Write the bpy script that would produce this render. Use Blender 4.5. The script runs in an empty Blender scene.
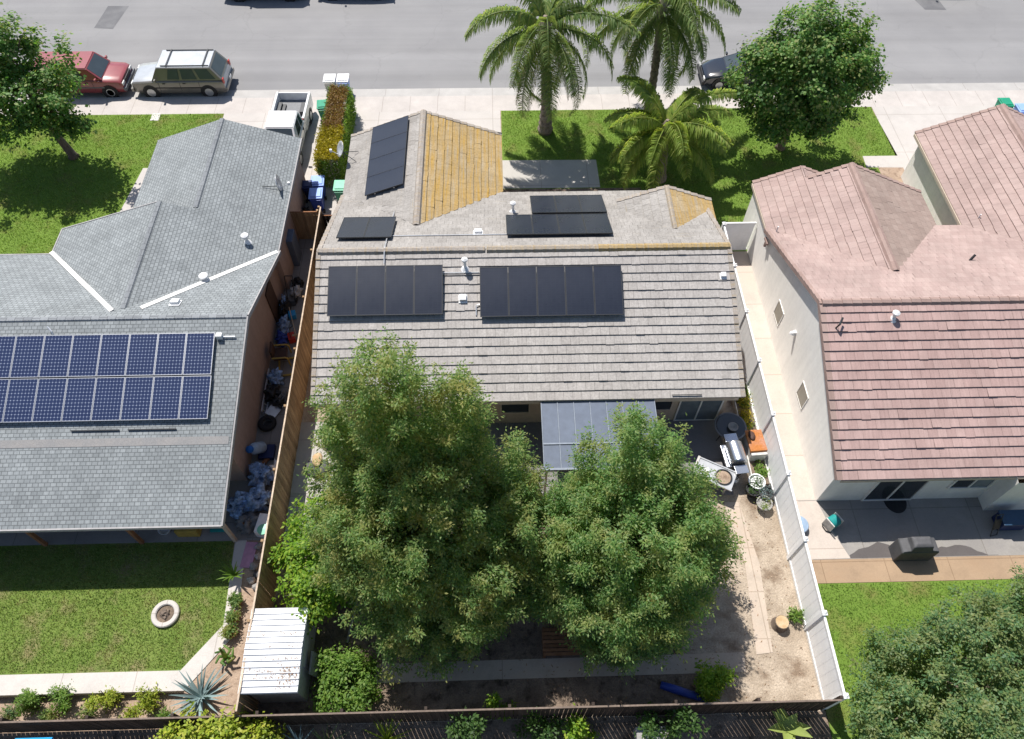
import bpy, math, random
import numpy as np
from mathutils import Vector, Matrix, Quaternion
R = math.radians
random.seed(7)
sc = bpy.context.scene
col = sc.collection

# ------------------------------------------------------------------ tags
def tag(o, label=None, cat=None, group=None, kind=None):
    if label: o['label'] = label
    if cat: o['category'] = cat
    if group: o['group'] = group
    if kind: o['kind'] = kind
    return o

def thing(name, label, cat, loc=(0, 0, 0), rz=0.0, group=None):
    o = bpy.data.objects.new(name, None)
    col.objects.link(o)
    o.empty_display_size = .2
    o.location = loc
    o.rotation_euler = (0, 0, rz)
    return tag(o, label, cat, group)

def copy_tree(o, parent=None):
    c = o.copy(); col.objects.link(c)
    if parent is not None: c.parent = parent
    for ch in list(o.children): copy_tree(ch, c)
    return c

# ------------------------------------------------------------------ mesh builder
class MB:
    def __init__(s): s.v = []; s.f = []; s.uv = []; s.m = []
    def face(s, pts, m=0, uv=None):
        b = len(s.v); s.v += [tuple(p) for p in pts]
        s.f.append(tuple(range(b, b + len(pts)))); s.m.append(m)
        s.uv.append([tuple(q) for q in uv] if uv else [(p[0], p[1]) for p in pts])
    def box(s, c, d, rz=0.0, m=0, M=None):
        hx, hy, hz = d[0] / 2, d[1] / 2, d[2] / 2
        cs, sn = math.cos(rz), math.sin(rz)
        P = []
        for z in (-hz, hz):
            for x, y in ((-hx, -hy), (hx, -hy), (hx, hy), (-hx, hy)):
                if M is not None:
                    P.append(tuple(M @ Vector((x, y, z)) + Vector(c)))
                else:
                    P.append((c[0] + x * cs - y * sn, c[1] + x * sn + y * cs, c[2] + z))
        for q in ((3, 2, 1, 0), (4, 5, 6, 7), (0, 1, 5, 4), (1, 2, 6, 5), (2, 3, 7, 6), (3, 0, 4, 7)):
            s.face([P[i] for i in q], m)
    def bar(s, a, b, w, h, m=0, up=(0, 0, 1)):
        a = Vector(a); b = Vector(b); d = b - a; L = d.length; d.normalize()
        u = Vector(up); y = u.cross(d)
        if y.length < 1e-4: y = Vector((0, 1, 0)).cross(d)
        y.normalize(); z = d.cross(y)
        M = Matrix((d, y, z)).transposed()
        s.box((a + b) / 2, (L, w, h), M=M, m=m)
    def path(s, pts, rad, n=8, m=0, cap=True):
        pts = [Vector(p) for p in pts]; rings = []
        for i, p in enumerate(pts):
            d = (pts[min(i + 1, len(pts) - 1)] - pts[max(i - 1, 0)]).normalized()
            x = d.cross(Vector((0.31, 0.17, 1))) if abs(d.z) < .95 else d.cross(Vector((0, 1, .1)))
            x.normalize(); y = d.cross(x)
            r = rad[i] if isinstance(rad, (list, tuple)) else rad
            rings.append([p + (x * math.cos(2 * math.pi * k / n) + y * math.sin(2 * math.pi * k / n)) * r for k in range(n)])
        for a, b in zip(rings, rings[1:]):
            for k in range(n):
                s.face([a[k], a[(k + 1) % n], b[(k + 1) % n], b[k]], m)
        if cap:
            s.face(rings[0][::-1], m); s.face(rings[-1], m)
    def lathe(s, prof, c=(0, 0, 0), n=20, m=0, cap=True, M=None):
        rings = []
        for r, z in prof:
            ring = []
            for k in range(n):
                q = Vector((r * math.cos(2 * math.pi * k / n), r * math.sin(2 * math.pi * k / n), z))
                if M is not None: q = M @ q
                ring.append(q + Vector(c))
            rings.append(ring)
        for a, b in zip(rings, rings[1:]):
            for k in range(n): s.face([a[k], a[(k + 1) % n], b[(k + 1) % n], b[k]], m)
        if cap: s.face(rings[0][::-1], m); s.face(rings[-1], m)
    def prism(s, poly, z0, z1, m=0):
        n = len(poly)
        s.face([(x, y, z1) for x, y in poly], m)
        s.face([(x, y, z0) for x, y in poly[::-1]], m)
        for i in range(n):
            a, b = poly[i], poly[(i + 1) % n]
            s.face([(a[0], a[1], z0), (b[0], b[1], z0), (b[0], b[1], z1), (a[0], a[1], z1)], m)
    def blob(s, c, r, seed=0, amp=.15, n=14, m=0, flat=None):
        rnd = random.Random(seed); ph = [[rnd.uniform(0, 6.28) for _ in range(3)] for _ in range(5)]
        fr = [[rnd.uniform(1.5, 5 if amp < .29 else 9) for _ in range(3)] for _ in range(5)]
        rings = []
        for i in range(n // 2 + 1):
            th = math.pi * i / (n // 2); ring = []
            for k in range(n):
                fi = 2 * math.pi * k / n
                d = (math.sin(th) * math.cos(fi), math.sin(th) * math.sin(fi), math.cos(th))
                a = sum(math.sin(fr[j][0] * d[0] + ph[j][0]) * math.sin(fr[j][1] * d[1] + ph[j][1]) * math.sin(fr[j][2] * d[2] + ph[j][2] + 1) for j in range(5))
                q = 1 + amp * a
                z = c[2] + d[2] * r[2] * q
                if flat is not None: z = max(z, flat)
                ring.append((c[0] + d[0] * r[0] * q, c[1] + d[1] * r[1] * q, z))
            rings.append(ring)
        for a, b in zip(rings, rings[1:]):
            for k in range(n): s.face([b[k], b[(k + 1) % n], a[(k + 1) % n], a[k]], m)
    def build(s, name, mats, parent=None, world=True, smooth=False, bevel=0.0, angle=None):
        me = bpy.data.meshes.new(name)
        me.from_pydata(s.v, [], s.f)
        if not isinstance(mats, (list, tuple)): mats = [mats]
        for mt in mats: me.materials.append(mt)
        me.polygons.foreach_set('material_index', s.m)
        ul = me.uv_layers.new(name='UVMap')
        ul.data.foreach_set('uv', [c for f in s.uv for q in f for c in q])
        o = bpy.data.objects.new(name, me); col.objects.link(o)
        if smooth or bevel:
            import bmesh
            bm = bmesh.new(); bm.from_mesh(me)
            bmesh.ops.remove_doubles(bm, verts=bm.verts, dist=1e-4)
            bm.to_mesh(me); bm.free()
        if smooth:
            me.polygons.foreach_set('use_smooth', [True] * len(me.polygons))
            if angle is not None: me.set_sharp_from_angle(angle=R(angle))
        if bevel:
            b = o.modifiers.new('bevel', 'BEVEL'); b.width = bevel; b.segments = 2; b.limit_method = 'ANGLE'
        me.update()
        if parent is not None:
            o.parent = parent
            if world:
                r = parent
                while r.parent: r = r.parent
                if r is parent: o.location = -r.location
        return o

# ------------------------------------------------------------------ materials
def lin(c):
    return tuple(((x / 12.92) if x <= .04045 else ((x + .055) / 1.055) ** 2.4) for x in c)

class NT:
    def __init__(s, name):
        s.mat = bpy.data.materials.new(name); s.mat.use_nodes = True
        s.t = s.mat.node_tree; s.t.nodes.clear()
        s.out = s.n('ShaderNodeOutputMaterial'); s.p = s.n('ShaderNodeBsdfPrincipled')
        s.t.links.new(s.p.outputs[0], s.out.inputs[0])
    def n(s, typ, **kw):
        q = s.t.nodes.new(typ)
        for k, v in kw.items(): setattr(q, k, v)
        return q
    def l(s, a, b): s.t.links.new(a, b)
    def co(s, kind='Object', scale=(1, 1, 1)):
        t = s.n('ShaderNodeTexCoord'); mp = s.n('ShaderNodeMapping')
        mp.inputs['Scale'].default_value = scale
        s.l(t.outputs[kind], mp.inputs[0]); return mp.outputs[0]
    def noise(s, vec, scale, detail=4, rough=.6):
        q = s.n('ShaderNodeTexNoise'); q.inputs['Scale'].default_value = scale
        q.inputs['Detail'].default_value = detail; q.inputs['Roughness'].default_value = rough
        s.l(vec, q.inputs['Vector']); return q.outputs['Fac']
    def ramp(s, fac, stops):
        q = s.n('ShaderNodeValToRGB'); e = q.color_ramp.elements
        while len(e) < len(stops): e.new(.5)
        for i, (p, c) in enumerate(stops):
            e[i].position = p; e[i].color = (c[0], c[1], c[2], 1) if not isinstance(c, (int, float)) else (c, c, c, 1)
        s.l(fac, q.inputs[0]); return q.outputs[0]
    def mix(s, fac, a, b, mode='MIX'):
        q = s.n('ShaderNodeMix', data_type='RGBA', blend_type=mode)
        for i, x in ((0, fac), (6, a), (7, b)):
            if hasattr(x, 'links'): s.l(x, q.inputs[i])
            elif i == 0: q.inputs[0].default_value = x
            else: q.inputs[i].default_value = (x[0], x[1], x[2], 1) if not isinstance(x, (int, float)) else (x, x, x, 1)
        return q.outputs[2]
    def bump(s, h, strength=.3, dist=.02):
        q = s.n('ShaderNodeBump'); q.inputs['Strength'].default_value = strength; q.inputs['Distance'].default_value = dist
        s.l(h, q.inputs['Height']); s.l(q.outputs[0], s.p.inputs['Normal'])
    def done(s, colr, rough=.8, metal=0.0, spec=.3):
        i = s.p.inputs
        if hasattr(colr, 'links'): s.l(colr, i['Base Color'])
        else: i['Base Color'].default_value = (*colr, 1)
        if hasattr(rough, 'links'): s.l(rough, i['Roughness'])
        else: i['Roughness'].default_value = rough
        i['Metallic'].default_value = metal; i['Specular IOR Level'].default_value = spec
        return s.mat

def plain(name, c, rough=.6, metal=0.0, var=.12, scale=6, spec=.3, bump=0.0):
    t = NT(name); v = t.co()
    f = t.ramp(t.noise(v, scale, 5), [(.3, 1 - var), (.7, 1 + var)])
    g = t.ramp(t.noise(v, scale * .13, 3), [(.3, 1 - var * .7), (.7, 1 + var * .7)])
    x = t.mix(1, t.mix(1, c, f, 'MULTIPLY'), g, 'MULTIPLY')
    if bump: t.bump(t.noise(v, scale * 4, 4), bump, .01)
    return t.done(x, rough, metal, spec)

def stucco(name, c, var=.07):
    t = NT(name); v = t.co()
    x = t.mix(1, c, t.ramp(t.noise(v, 6, 5), [(.3, 1 - var), (.7, 1 + var)]), 'MULTIPLY')
    x = t.mix(1, x, t.ramp(t.noise(t.co('Object', (1.6, 1.6, .12)), 1.5, 5, .65), [(.35, .93), (.62, 1.02)]), 'MULTIPLY')
    t.bump(t.noise(v, 30, 4), .3, .01)
    return t.done(x, .9, 0, .2)

def blend(name, c1, c2, scale, lo=.4, hi=.6, fine=40, fv=.2, rough=.9, bump=.3, bd=.02, c3=None, s3=1.0, spec=.2):
    t = NT(name); v = t.co()
    x = t.mix(t.ramp(t.noise(v, scale, 6), [(lo, 0), (hi, 1)]), c1, c2)
    if c3: x = t.mix(t.ramp(t.noise(v, s3, 5), [(.52, 0), (.68, 1)]), x, c3)
    x = t.mix(1, x, t.ramp(t.noise(v, fine, 3, .7), [(.25, 1 - fv), (.75, 1 + fv)]), 'MULTIPLY')
    if bump: t.bump(t.noise(v, fine * .7, 4, .7), bump, bd)
    return t.done(x, rough, 0, spec)

def concrete(name, c, jw=0.0, jh=0.0, stain=None, var=.1, ang=0.0):
    t = NT(name); v = t.co()
    f = t.ramp(t.noise(v, 1.1, 7, .65), [(.3, 1 - var), (.7, 1 + var)])
    x = t.mix(1, c, f, 'MULTIPLY')
    x = t.mix(1, x, t.ramp(t.noise(v, 22, 3, .7), [(.25, .9), (.75, 1.08)]), 'MULTIPLY')
    if stain: x = t.mix(t.ramp(t.noise(v, .55, 6, .7), [(.5, 0), (.72, .75)]), x, stain)
    if jw:
        b = t.n('ShaderNodeTexBrick', offset=0.0)
        b.inputs['Color1'].default_value = (1, 1, 1, 1); b.inputs['Color2'].default_value = (.96, .96, .96, 1)
        b.inputs['Mortar'].default_value = (.74, .72, .7, 1); b.inputs['Scale'].default_value = 1
        b.inputs['Mortar Size'].default_value = .018; b.inputs['Brick Width'].default_value = jw; b.inputs['Row Height'].default_value = jh
        t.l(v, b.inputs['Vector']); x = t.mix(1, x, b.outputs['Color'], 'MULTIPLY')
    t.bump(t.noise(v, 60, 3), .12, .006)
    return t.done(x, .85, 0, .25)

def roof_mat(name, c1, c2, bw, rh, mortar=.4, ms=.008, streak=.16, lichen=None, lf=(.42, .6), coarse=.12, island=True):
    t = NT(name); v = t.co('UV')
    b = t.n('ShaderNodeTexBrick', offset=.5)
    b.inputs['Color1'].default_value = (*c1, 1); b.inputs['Color2'].default_value = (*c2, 1)
    b.inputs['Mortar'].default_value = (*[x * mortar for x in c1], 1); b.inputs['Scale'].default_value = 1
    b.inputs['Mortar Size'].default_value = ms; b.inputs['Brick Width'].default_value = bw; b.inputs['Row Height'].default_value = rh
    b.inputs['Mortar Smooth'].default_value = .3
    t.l(v, b.inputs['Vector'])
    x = b.outputs['Color']
    if island:
        b.offset = 0.0; b.inputs['Brick Width'].default_value = 4000; g = t.n('ShaderNodeNewGeometry'); x = t.ramp(g.outputs['Random Per Island'], [(0, [q * .95 for q in c1]), (.25, c1), (.8, c2), (1, [q * 1.04 for q in c2])]); x = t.mix(1, x, t.ramp(b.outputs['Fac'], [(0, 1.0), (1, .74)]), 'MULTIPLY')
    vs = t.co('UV', (14, 1.3, 1))
    x = t.mix(1, x, t.ramp(t.noise(vs, 1.0, 5, .7), [(.25, 1 - streak), (.75, 1 + streak)]), 'MULTIPLY')
    o = t.co()
    x = t.mix(1, x, t.ramp(t.noise(o, .8, 5, .6), [(.3, 1 - coarse), (.7, 1 + coarse)]), 'MULTIPLY')
    x = t.mix(1, x, t.ramp(t.noise(o, 30, 3, .7), [(.25, .9), (.75, 1.1)]), 'MULTIPLY')
    if lichen:
        va = t.co('UV', (.28, 5.5, 1))
        f = t.ramp(t.noise(va, 1.6, 6, .7), [(lf[0], 0), (lf[1], 1)])
        x = t.mix(f, x, lichen)
        x = t.mix(1, x, t.ramp(t.noise(o, 12, 3, .7), [(.3, .8), (.7, 1.12)]), 'MULTIPLY')
    t.bump(t.noise(o, 45, 3, .7), .25, .01)
    return t.done(x, .9, 0, .15)

def road():
    t = NT('asphalt'); v = t.co()
    x = t.mix(t.ramp(t.noise(v, .25, 6), [(.35, 0), (.65, 1)]), (.222, .220, .224), (.248, .245, .247))
    lane = t.noise(t.co('Object', (.018, .62, 1)), 1.0, 5, .6); x = t.mix(1, x, t.ramp(lane, [(.3, .86), (.7, 1.1)]), 'MULTIPLY')
    x = t.mix(1, x, t.ramp(t.noise(v, 40, 3, .7), [(.25, .88), (.75, 1.1)]), 'MULTIPLY')
    x = t.mix(t.ramp(t.noise(v, .9, 5, .7), [(.63, 0), (.74, .4)]), x, (.17, .168, .17))
    vo = t.n('ShaderNodeTexVoronoi', feature='DISTANCE_TO_EDGE'); vo.inputs['Scale'].default_value = .17
    w = t.n('ShaderNodeVectorMath', operation='ADD'); nz = t.n('ShaderNodeTexNoise'); nz.inputs['Scale'].default_value = .8; nz.inputs['Detail'].default_value = 5
    t.l(v, nz.inputs['Vector']); t.l(v, w.inputs[0]); sc_ = t.n('ShaderNodeVectorMath', operation='SCALE'); sc_.inputs['Scale'].default_value = 1.6; t.l(nz.outputs['Color'], sc_.inputs[0]); t.l(sc_.outputs[0], w.inputs[1]); t.l(w.outputs[0], vo.inputs['Vector'])
    x = t.mix(t.ramp(vo.outputs['Distance'], [(.0025, .2), (.006, 0)]), x, (.15, .148, .15))
    t.bump(t.noise(v, 60, 3), .2, .008)
    return t.done(x, .9, 0, .2)

def leaf_mat(name, cols, trans=.3, rough=.55, patch=None, tint=(1.55, 1.5, .75)):
    t = NT(name)
    g = t.n('ShaderNodeNewGeometry')
    n = len(cols)
    x = t.ramp(g.outputs['Random Per Island'], [(i / max(1, n - 1), c) for i, c in enumerate(cols)])
    o = t.co()
    x = t.mix(1, x, t.ramp(t.noise(o, .9, 4), [(.3, .82), (.7, 1.16)]), 'MULTIPLY')
    if patch: x = t.mix(t.ramp(t.noise(o, 1.5, 4, .6), [(.48, 0), (.68, .75)]), x, patch)
    t.done(x, rough, 0, .35)
    tr = t.n('ShaderNodeBsdfTranslucent'); xt = t.mix(1, x, tint, 'MULTIPLY'); t.l(xt, tr.inputs[0])
    ms = t.n('ShaderNodeMixShader'); ms.inputs[0].default_value = trans
    t.l(t.p.outputs[0], ms.inputs[1]); t.l(tr.outputs[0], ms.inputs[2]); t.l(ms.outputs[0], t.out.inputs[0])
    return t.mat

def solar_blue():
    t = NT('blue solar cells'); v = t.co('UV')
    sp = t.n('ShaderNodeSeparateXYZ'); t.l(v, sp.inputs[0])
    def cell(o):
        q = t.n('ShaderNodeMath', operation='FRACT'); t.l(o, q.inputs[0])
        r = t.n('ShaderNodeMath', operation='SUBTRACT'); t.l(q.outputs[0], r.inputs[0]); r.inputs[1].default_value = .5
        a = t.n('ShaderNodeMath', operation='ABSOLUTE'); t.l(r.outputs[0], a.inputs[0]); return a.outputs[0]
    a, b = cell(sp.outputs[0]), cell(sp.outputs[1])
    ad = t.n('ShaderNodeMath', operation='ADD'); t.l(a, ad.inputs[0]); t.l(b, ad.inputs[1])
    g1 = t.n('ShaderNodeMath', operation='GREATER_THAN'); t.l(ad.outputs[0], g1.inputs[0]); g1.inputs[1].default_value = .80
    mx = t.n('ShaderNodeMath', operation='MAXIMUM'); t.l(a, mx.inputs[0]); t.l(b, mx.inputs[1])
    g2 = t.n('ShaderNodeMath', operation='GREATER_THAN'); t.l(mx.outputs[0], g2.inputs[0]); g2.inputs[1].default_value = .465
    m1 = t.n('ShaderNodeMath', operation='MAXIMUM'); t.l(g1.outputs[0], m1.inputs[0])
    h = t.n('ShaderNodeMath', operation='MULTIPLY'); t.l(g2.outputs[0], h.inputs[0]); h.inputs[1].default_value = .35
    t.l(h.outputs[0], m1.inputs[1])
    o = t.co()
    base = t.mix(t.noise(o, 1.2, 3), (.012, .020, .06), (.022, .034, .088))
    x = t.mix(m1.outputs[0], base, (.24, .28, .37))
    return t.done(x, .22, 0, .5)

def solar_black():
    t = NT('black solar cells'); v = t.co('UV')
    b = t.n('ShaderNodeTexBrick', offset=0.0)
    b.inputs['Color1'].default_value = (.017, .021, .034, 1); b.inputs['Color2'].default_value = (.019, .0235, .037, 1)
    b.inputs['Mortar'].default_value = (.021, .026, .040, 1); b.inputs['Scale'].default_value = 1
    b.inputs['Mortar Size'].default_value = .05; b.inputs['Brick Width'].default_value = 1; b.inputs['Row Height'].default_value = .5
    t.l(v, b.inputs['Vector'])
    o = t.co(); x = t.mix(1, b.outputs['Color'], t.ramp(t.noise(o, .7, 4), [(.3, .92), (.7, 1.12)]), 'MULTIPLY')
    return t.done(x, t.ramp(t.noise(o, .6, 3), [(.3, .25), (.7, .32)]), 0, .5)

def wood(name, c1, c2, sx=1.0, sz=.15, scale=9, rough=.85):
    t = NT(name); v = t.co('Object', (sx, sx, sz))
    x = t.mix(t.ramp(t.noise(v, scale, 6, .7), [(.3, 0), (.7, 1)]), c1, c2)
    g = t.n('ShaderNodeNewGeometry')
    x = t.mix(1, x, t.ramp(g.outputs['Random Per Island'], [(0, .72), (1, 1.25)]), 'MULTIPLY')
    x = t.mix(1, x, t.ramp(t.noise(t.co(), .7, 5), [(.3, .75), (.7, 1.2)]), 'MULTIPLY')
    return t.done(x, rough, 0, .2)

def paint(name, c, rough=.3, coat=.6, metal=0.0):
    t = NT(name); v = t.co()
    x = t.mix(1, c, t.ramp(t.noise(v, 3, 5), [(.3, .88), (.7, 1.08)]), 'MULTIPLY')
    m = t.done(x, rough, metal, .5); t.p.inputs['Coat Weight'].default_value = coat; t.p.inputs['Coat Roughness'].default_value = .08
    return m

MT = dict(
    asphalt=road(),
    patch=blend('asphalt patch', (.13, .13, .137), (.17, .17, .175), .8, .4, .6, 50, .2, .9, .3, .01),
    walk=concrete('sidewalk concrete', (.455, .42, .395), 1.52, 2.6),
    drive=concrete('driveway concrete', (.465, .435, .41), 3.1, 3.1, (.38, .35, .325)),
    gutter=concrete('gutter concrete', (.40, .385, .37), 3.0, 5.0),
    path=concrete('dusty path concrete', (.46, .385, .315), 9.0, 1.6, (.40, .30, .225), .15),
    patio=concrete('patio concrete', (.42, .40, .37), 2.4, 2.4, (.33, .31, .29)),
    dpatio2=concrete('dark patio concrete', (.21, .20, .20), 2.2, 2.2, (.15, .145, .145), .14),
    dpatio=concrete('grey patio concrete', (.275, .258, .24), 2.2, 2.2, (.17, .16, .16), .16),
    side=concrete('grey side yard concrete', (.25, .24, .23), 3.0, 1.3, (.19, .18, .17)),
    pink=concrete('peach concrete', (.485, .425, .375), 9.0, 1.9, (.44, .37, .31)),
    wetdark=concrete('wet dark concrete', (.10, .09, .088)), afascia=plain('weathered grey fascia', (.33, .32, .32), .8),
    wet=concrete('tan concrete', (.33, .235, .155), 2.3, 9.0, (.26, .17, .105), .15),
    white=concrete('whitewashed concrete', (.50, .47, .44), 2.4, 30.0, (.48, .44, .40)),
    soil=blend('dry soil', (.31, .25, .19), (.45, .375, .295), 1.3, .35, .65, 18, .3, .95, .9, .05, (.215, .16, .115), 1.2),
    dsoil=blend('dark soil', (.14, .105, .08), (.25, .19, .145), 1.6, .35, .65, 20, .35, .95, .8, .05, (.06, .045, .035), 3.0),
    bed=blend('planter soil', (.31, .225, .165), (.38, .29, .22), 1.5, .35, .65, 25, .25, .95, .7, .03, (.2, .14, .10), 3.5),
    lawn=blend('lawn ground', (.115, .19, .03), (.145, .225, .04), .5, .35, .65, 16, .2, .95, .8, .05, (.15, .16, .045), .8),
    lawn2=blend('worn lawn ground', (.12, .18, .036), (.155, .21, .05), .7, .35, .65, 16, .2, .95, .8, .05, (.2, .18, .085), 1.1),
    earth=blend('ground earth', (.22, .17, .12), (.28, .22, .16), .3, .35, .65, 12, .2, .95, .4, .03),
    grass=leaf_mat('grass blades', [(.105, .21, .03), (.14, .255, .04), (.18, .295, .055), (.24, .315, .08)], .38, .6, (.22, .28, .075)),
    grass2=leaf_mat('dry grass blades', [(.11, .205, .035), (.15, .25, .05), (.21, .285, .075), (.31, .32, .14)], .38, .6, (.29, .27, .10)),
    tile=roof_mat('grey beige roof tile', (.352, .33, .312), (.37, .348, .33), .33, .352, .72, .008, .13, (.36, .30, .235), (.66, .9), coarse=.06),
    tilef=roof_mat('pale roof tile', (.285, .268, .25), (.308, .291, .273), .33, .352, .75, .009, .14, (.30, .235, .13), (.6, .8)),
    tiley=roof_mat('roof tile with yellow lichen', (.315, .265, .19), (.335, .285, .21), .33, .352, .65, .010, .16, (.385, .24, .06), (.33, .65)),
    cap=roof_mat('ridge tile', (.30, .265, .235), (.33, .30, .27), .4, .4, .7, .004, .1, (.34, .25, .12), (.5, .75)),
    capy=roof_mat('mossy ridge tile', (.33, .275, .20), (.35, .29, .20), .4, .4, .7, .004, .1, (.38, .25, .075), (.35, .7)),
    capm=roof_mat('part mossy ridge tile', (.31, .27, .225), (.335, .29, .235), .4, .4, .7, .004, .1, (.37, .255, .10), (.5, .75)),
    red=roof_mat('red roof tile', (.36, .25, .23), (.38, .27, .248), .33, .352, .72, .008),
    redf=roof_mat('pale red roof tile', (.345, .256, .234), (.362, .274, .25), .33, .352, .75, .010, .12),
    redb=roof_mat('weathered brown roof tile', (.285, .218, .188), (.305, .238, .206), .33, .352, .5, .012, .14),
    redcap=roof_mat('red ridge tile', (.295, .21, .185), (.32, .235, .208), .4, .4, .7, .004, .1),
    shingle=roof_mat('grey asphalt shingle', (.205, .222, .230), (.262, .282, .29), .20, .14, .62, .016, .16, None, coarse=.12, island=False),
    shcap=roof_mat('shingle ridge cap', (.20, .212, .225), (.26, .275, .288), .3, .3, .5, .01, .1, island=False),
    rust=blend('rust stain shingle', (.235, .232, .232), (.262, .252, .246), 2, .4, .6, 20, .15),
    stucco=stucco('tan stucco', (.50, .40, .31)),
    stuccop=stucco('pinkish brown stucco', (.40, .285, .235)),
    stuccow=stucco('cream white stucco', (.80, .775, .73), .04),
    trim=plain('tan trim', (.50, .42, .34), .7, 0, .1, 6),
    wtrim=plain('white trim', (.72, .70, .67), .6, 0, .06, 6),
    vinyl=plain('white vinyl', (.86, .865, .88), .45, 0, .04, 3),
    vinylc=plain('white vinyl cap', (.80, .80, .80), .4, 0, .03, 3),
    fence=wood('brown fence boards', (.24, .15, .082), (.39, .27, .16)),
    fencecap=plain('pale weathered wood', (.48, .38, .29), .85, 0, .25, 9),
    dcap=plain('dark weathered wood', (.17, .13, .105), .85, 0, .25, 9),
    dfence=wood('dark fence boards', (.035, .026, .022), (.07, .052, .042)),
    wood=wood('reddish wood', (.22, .10, .05), (.34, .17, .09), 1, 1, 6),
    pale=wood('pale timber', (.42, .31, .21), (.52, .40, .28), 1, 1, 6),
    bark=blend('bark', (.13, .10, .08), (.22, .175, .14), 5, .35, .65, 25, .35, .95, .9, .03),
    palmbark=blend('palm bark', (.20, .165, .135), (.30, .25, .21), 4, .35, .65, 20, .3, .95, .9, .03, (.12, .09, .07), 6),
    sblue=solar_blue(), sblack=solar_black(),
    sframe=plain('aluminium frame', (.55, .56, .58), .35, .8, .05, 5, .5),
    bframe=plain('black frame', (.045, .047, .052), .4, .3, .05, 5, .5),
    metal=plain('grey metal', (.45, .46, .47), .4, .7, .1, 5, .5),
    galv=plain('galvanised metal', (.62, .63, .65), .4, .6, .08, 5, .5),
    dmetal=plain('dark metal', (.04, .042, .045), .45, .3, .15, 5, .5),
    steel=plain('stainless steel', (.55, .57, .60), .25, .9, .06, 3, .5),
    glass=plain('dark window glass', (.035, .042, .048), .08, 0, .1, 2, .6),
    cglass=plain('car glass', (.05, .065, .075), .06, 0, .1, 2, .6),
    bglass=plain('pale blue window glass', (.15, .18, .20), .08, 0, .2, 2, .6),
    dglass=plain('pale window screen', (.28, .255, .21), .5, 0, .1, 3),
    rubber=plain('black rubber', (.022, .022, .024), .75, 0, .2, 8),
    black=plain('black plastic', (.02, .02, .022), .5, 0, .15, 8),
    grey=plain('grey plastic', (.16, .165, .175), .5, 0, .12, 6),
    wplast=plain('white plastic', (.74, .74, .74), .45, 0, .06, 6),
    offw=plain('dirty white plastic', (.55, .53, .50), .6, 0, .2, 9),
    lblue=plain('light blue plastic', (.25, .38, .75), .4, 0, .08, 5),
    blue=plain('dark blue plastic', (.03, .06, .30), .4, 0, .1, 5),
    navy=plain('navy plastic', (.018, .03, .10), .45, 0, .15, 5),
    bright=plain('bright blue plastic', (.03, .16, .52), .4, 0, .12, 5),
    cyan=plain('cyan plastic', (.03, .30, .62), .4, 0, .12, 5),
    green=plain('green plastic', (.02, .26, .15), .4, 0, .12, 5),
    lgreen=plain('pale green plastic', (.20, .52, .36), .4, 0, .08, 5),
    teal=plain('teal plastic', (.02, .25, .24), .4, 0, .12, 5),
    redp=plain('red plastic', (.50, .04, .025), .45, 0, .15, 6),
    orange=blend('rusty orange paint', (.40, .15, .04), (.40, .20, .13), 1.8, .4, .6, 15, .2, .6, .1),
    yellow=plain('ochre plastic', (.44, .30, .07), .5, 0, .15, 6),
    tan=plain('tan cloth', (.42, .33, .22), .9, 0, .15, 8),
    brownp=plain('brown plastic', (.075, .04, .03), .6, 0, .2, 8),
    bag=plain('blue tinted plastic film', (.22, .33, .52), .3, 0, .7, 9, .5),
    stone=plain('grey stone', (.30, .29, .28), .9, 0, .2, 8, .2, .4),
    dstone=plain('dark stone', (.10, .10, .105), .9, 0, .3, 8, .2, .4),
    cut=blend('cut wood', (.42, .29, .16), (.50, .38, .24), 6, .4, .6, 30, .15),
    terra=plain('terracotta', (.30, .12, .07), .8, 0, .15, 8),
    slate=plain('blue grey panel', (.105, .128, .175), .6, 0, .1, 4),
    cover=plain('grey grill cover', (.085, .085, .09), .7, 0, .15, 5),
    debris=blend('leaf litter', (.20, .12, .07), (.33, .21, .12), 8, .4, .6, 30, .3),
    carred=paint('faded red paint', (.26, .05, .055), .35),
    cargold=paint('pewter paint', (.185, .172, .148), .3, .6, .3),
    carsilver=paint('silver paint and sky sheen', (.46, .48, .50), .3, .6, .3),
    carwhite=paint('white paint', (.78, .78, .78)),
    carblack=paint('dark blue black paint', (.012, .015, .022), .2, 1.0),
    rim=plain('wheel rim', (.45, .46, .47), .35, .8, .1, 6, .5),
    lamp=plain('lamp glass', (.7, .7, .68), .15, 0, .05, 5, .6),
    tail=plain('tail lamp', (.45, .03, .02), .2, 0, .05, 5, .6),
    chrome=plain('chrome', (.65, .66, .68), .15, 1.0, .04, 5, .5),
)
# ------------------------------------------------------------------ setting: ground sheets
def sheet(name, poly, z, mat, kind='structure'):
    b = MB(); a = sum(poly[i][0] * poly[(i + 1) % len(poly)][1] - poly[(i + 1) % len(poly)][0] * poly[i][1] for i in range(len(poly)))
    if a < 0: poly = poly[::-1]
    b.face([(x, y, z) for x, y in poly]); return tag(b.build(name, mat), kind=kind)
def slab(name, poly, z0, z1, mat):
    b = MB(); a = sum(poly[i][0] * poly[(i + 1) % len(poly)][1] - poly[(i + 1) % len(poly)][0] * poly[i][1] for i in range(len(poly)))
    if a < 0: poly = poly[::-1]
    b.prism(poly, z0, z1); return tag(b.build(name, mat), kind='structure')
def rect(x0, x1, y0, y1): return [(x0, y0), (x1, y0), (x1, y1), (x0, y1)]

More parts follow.
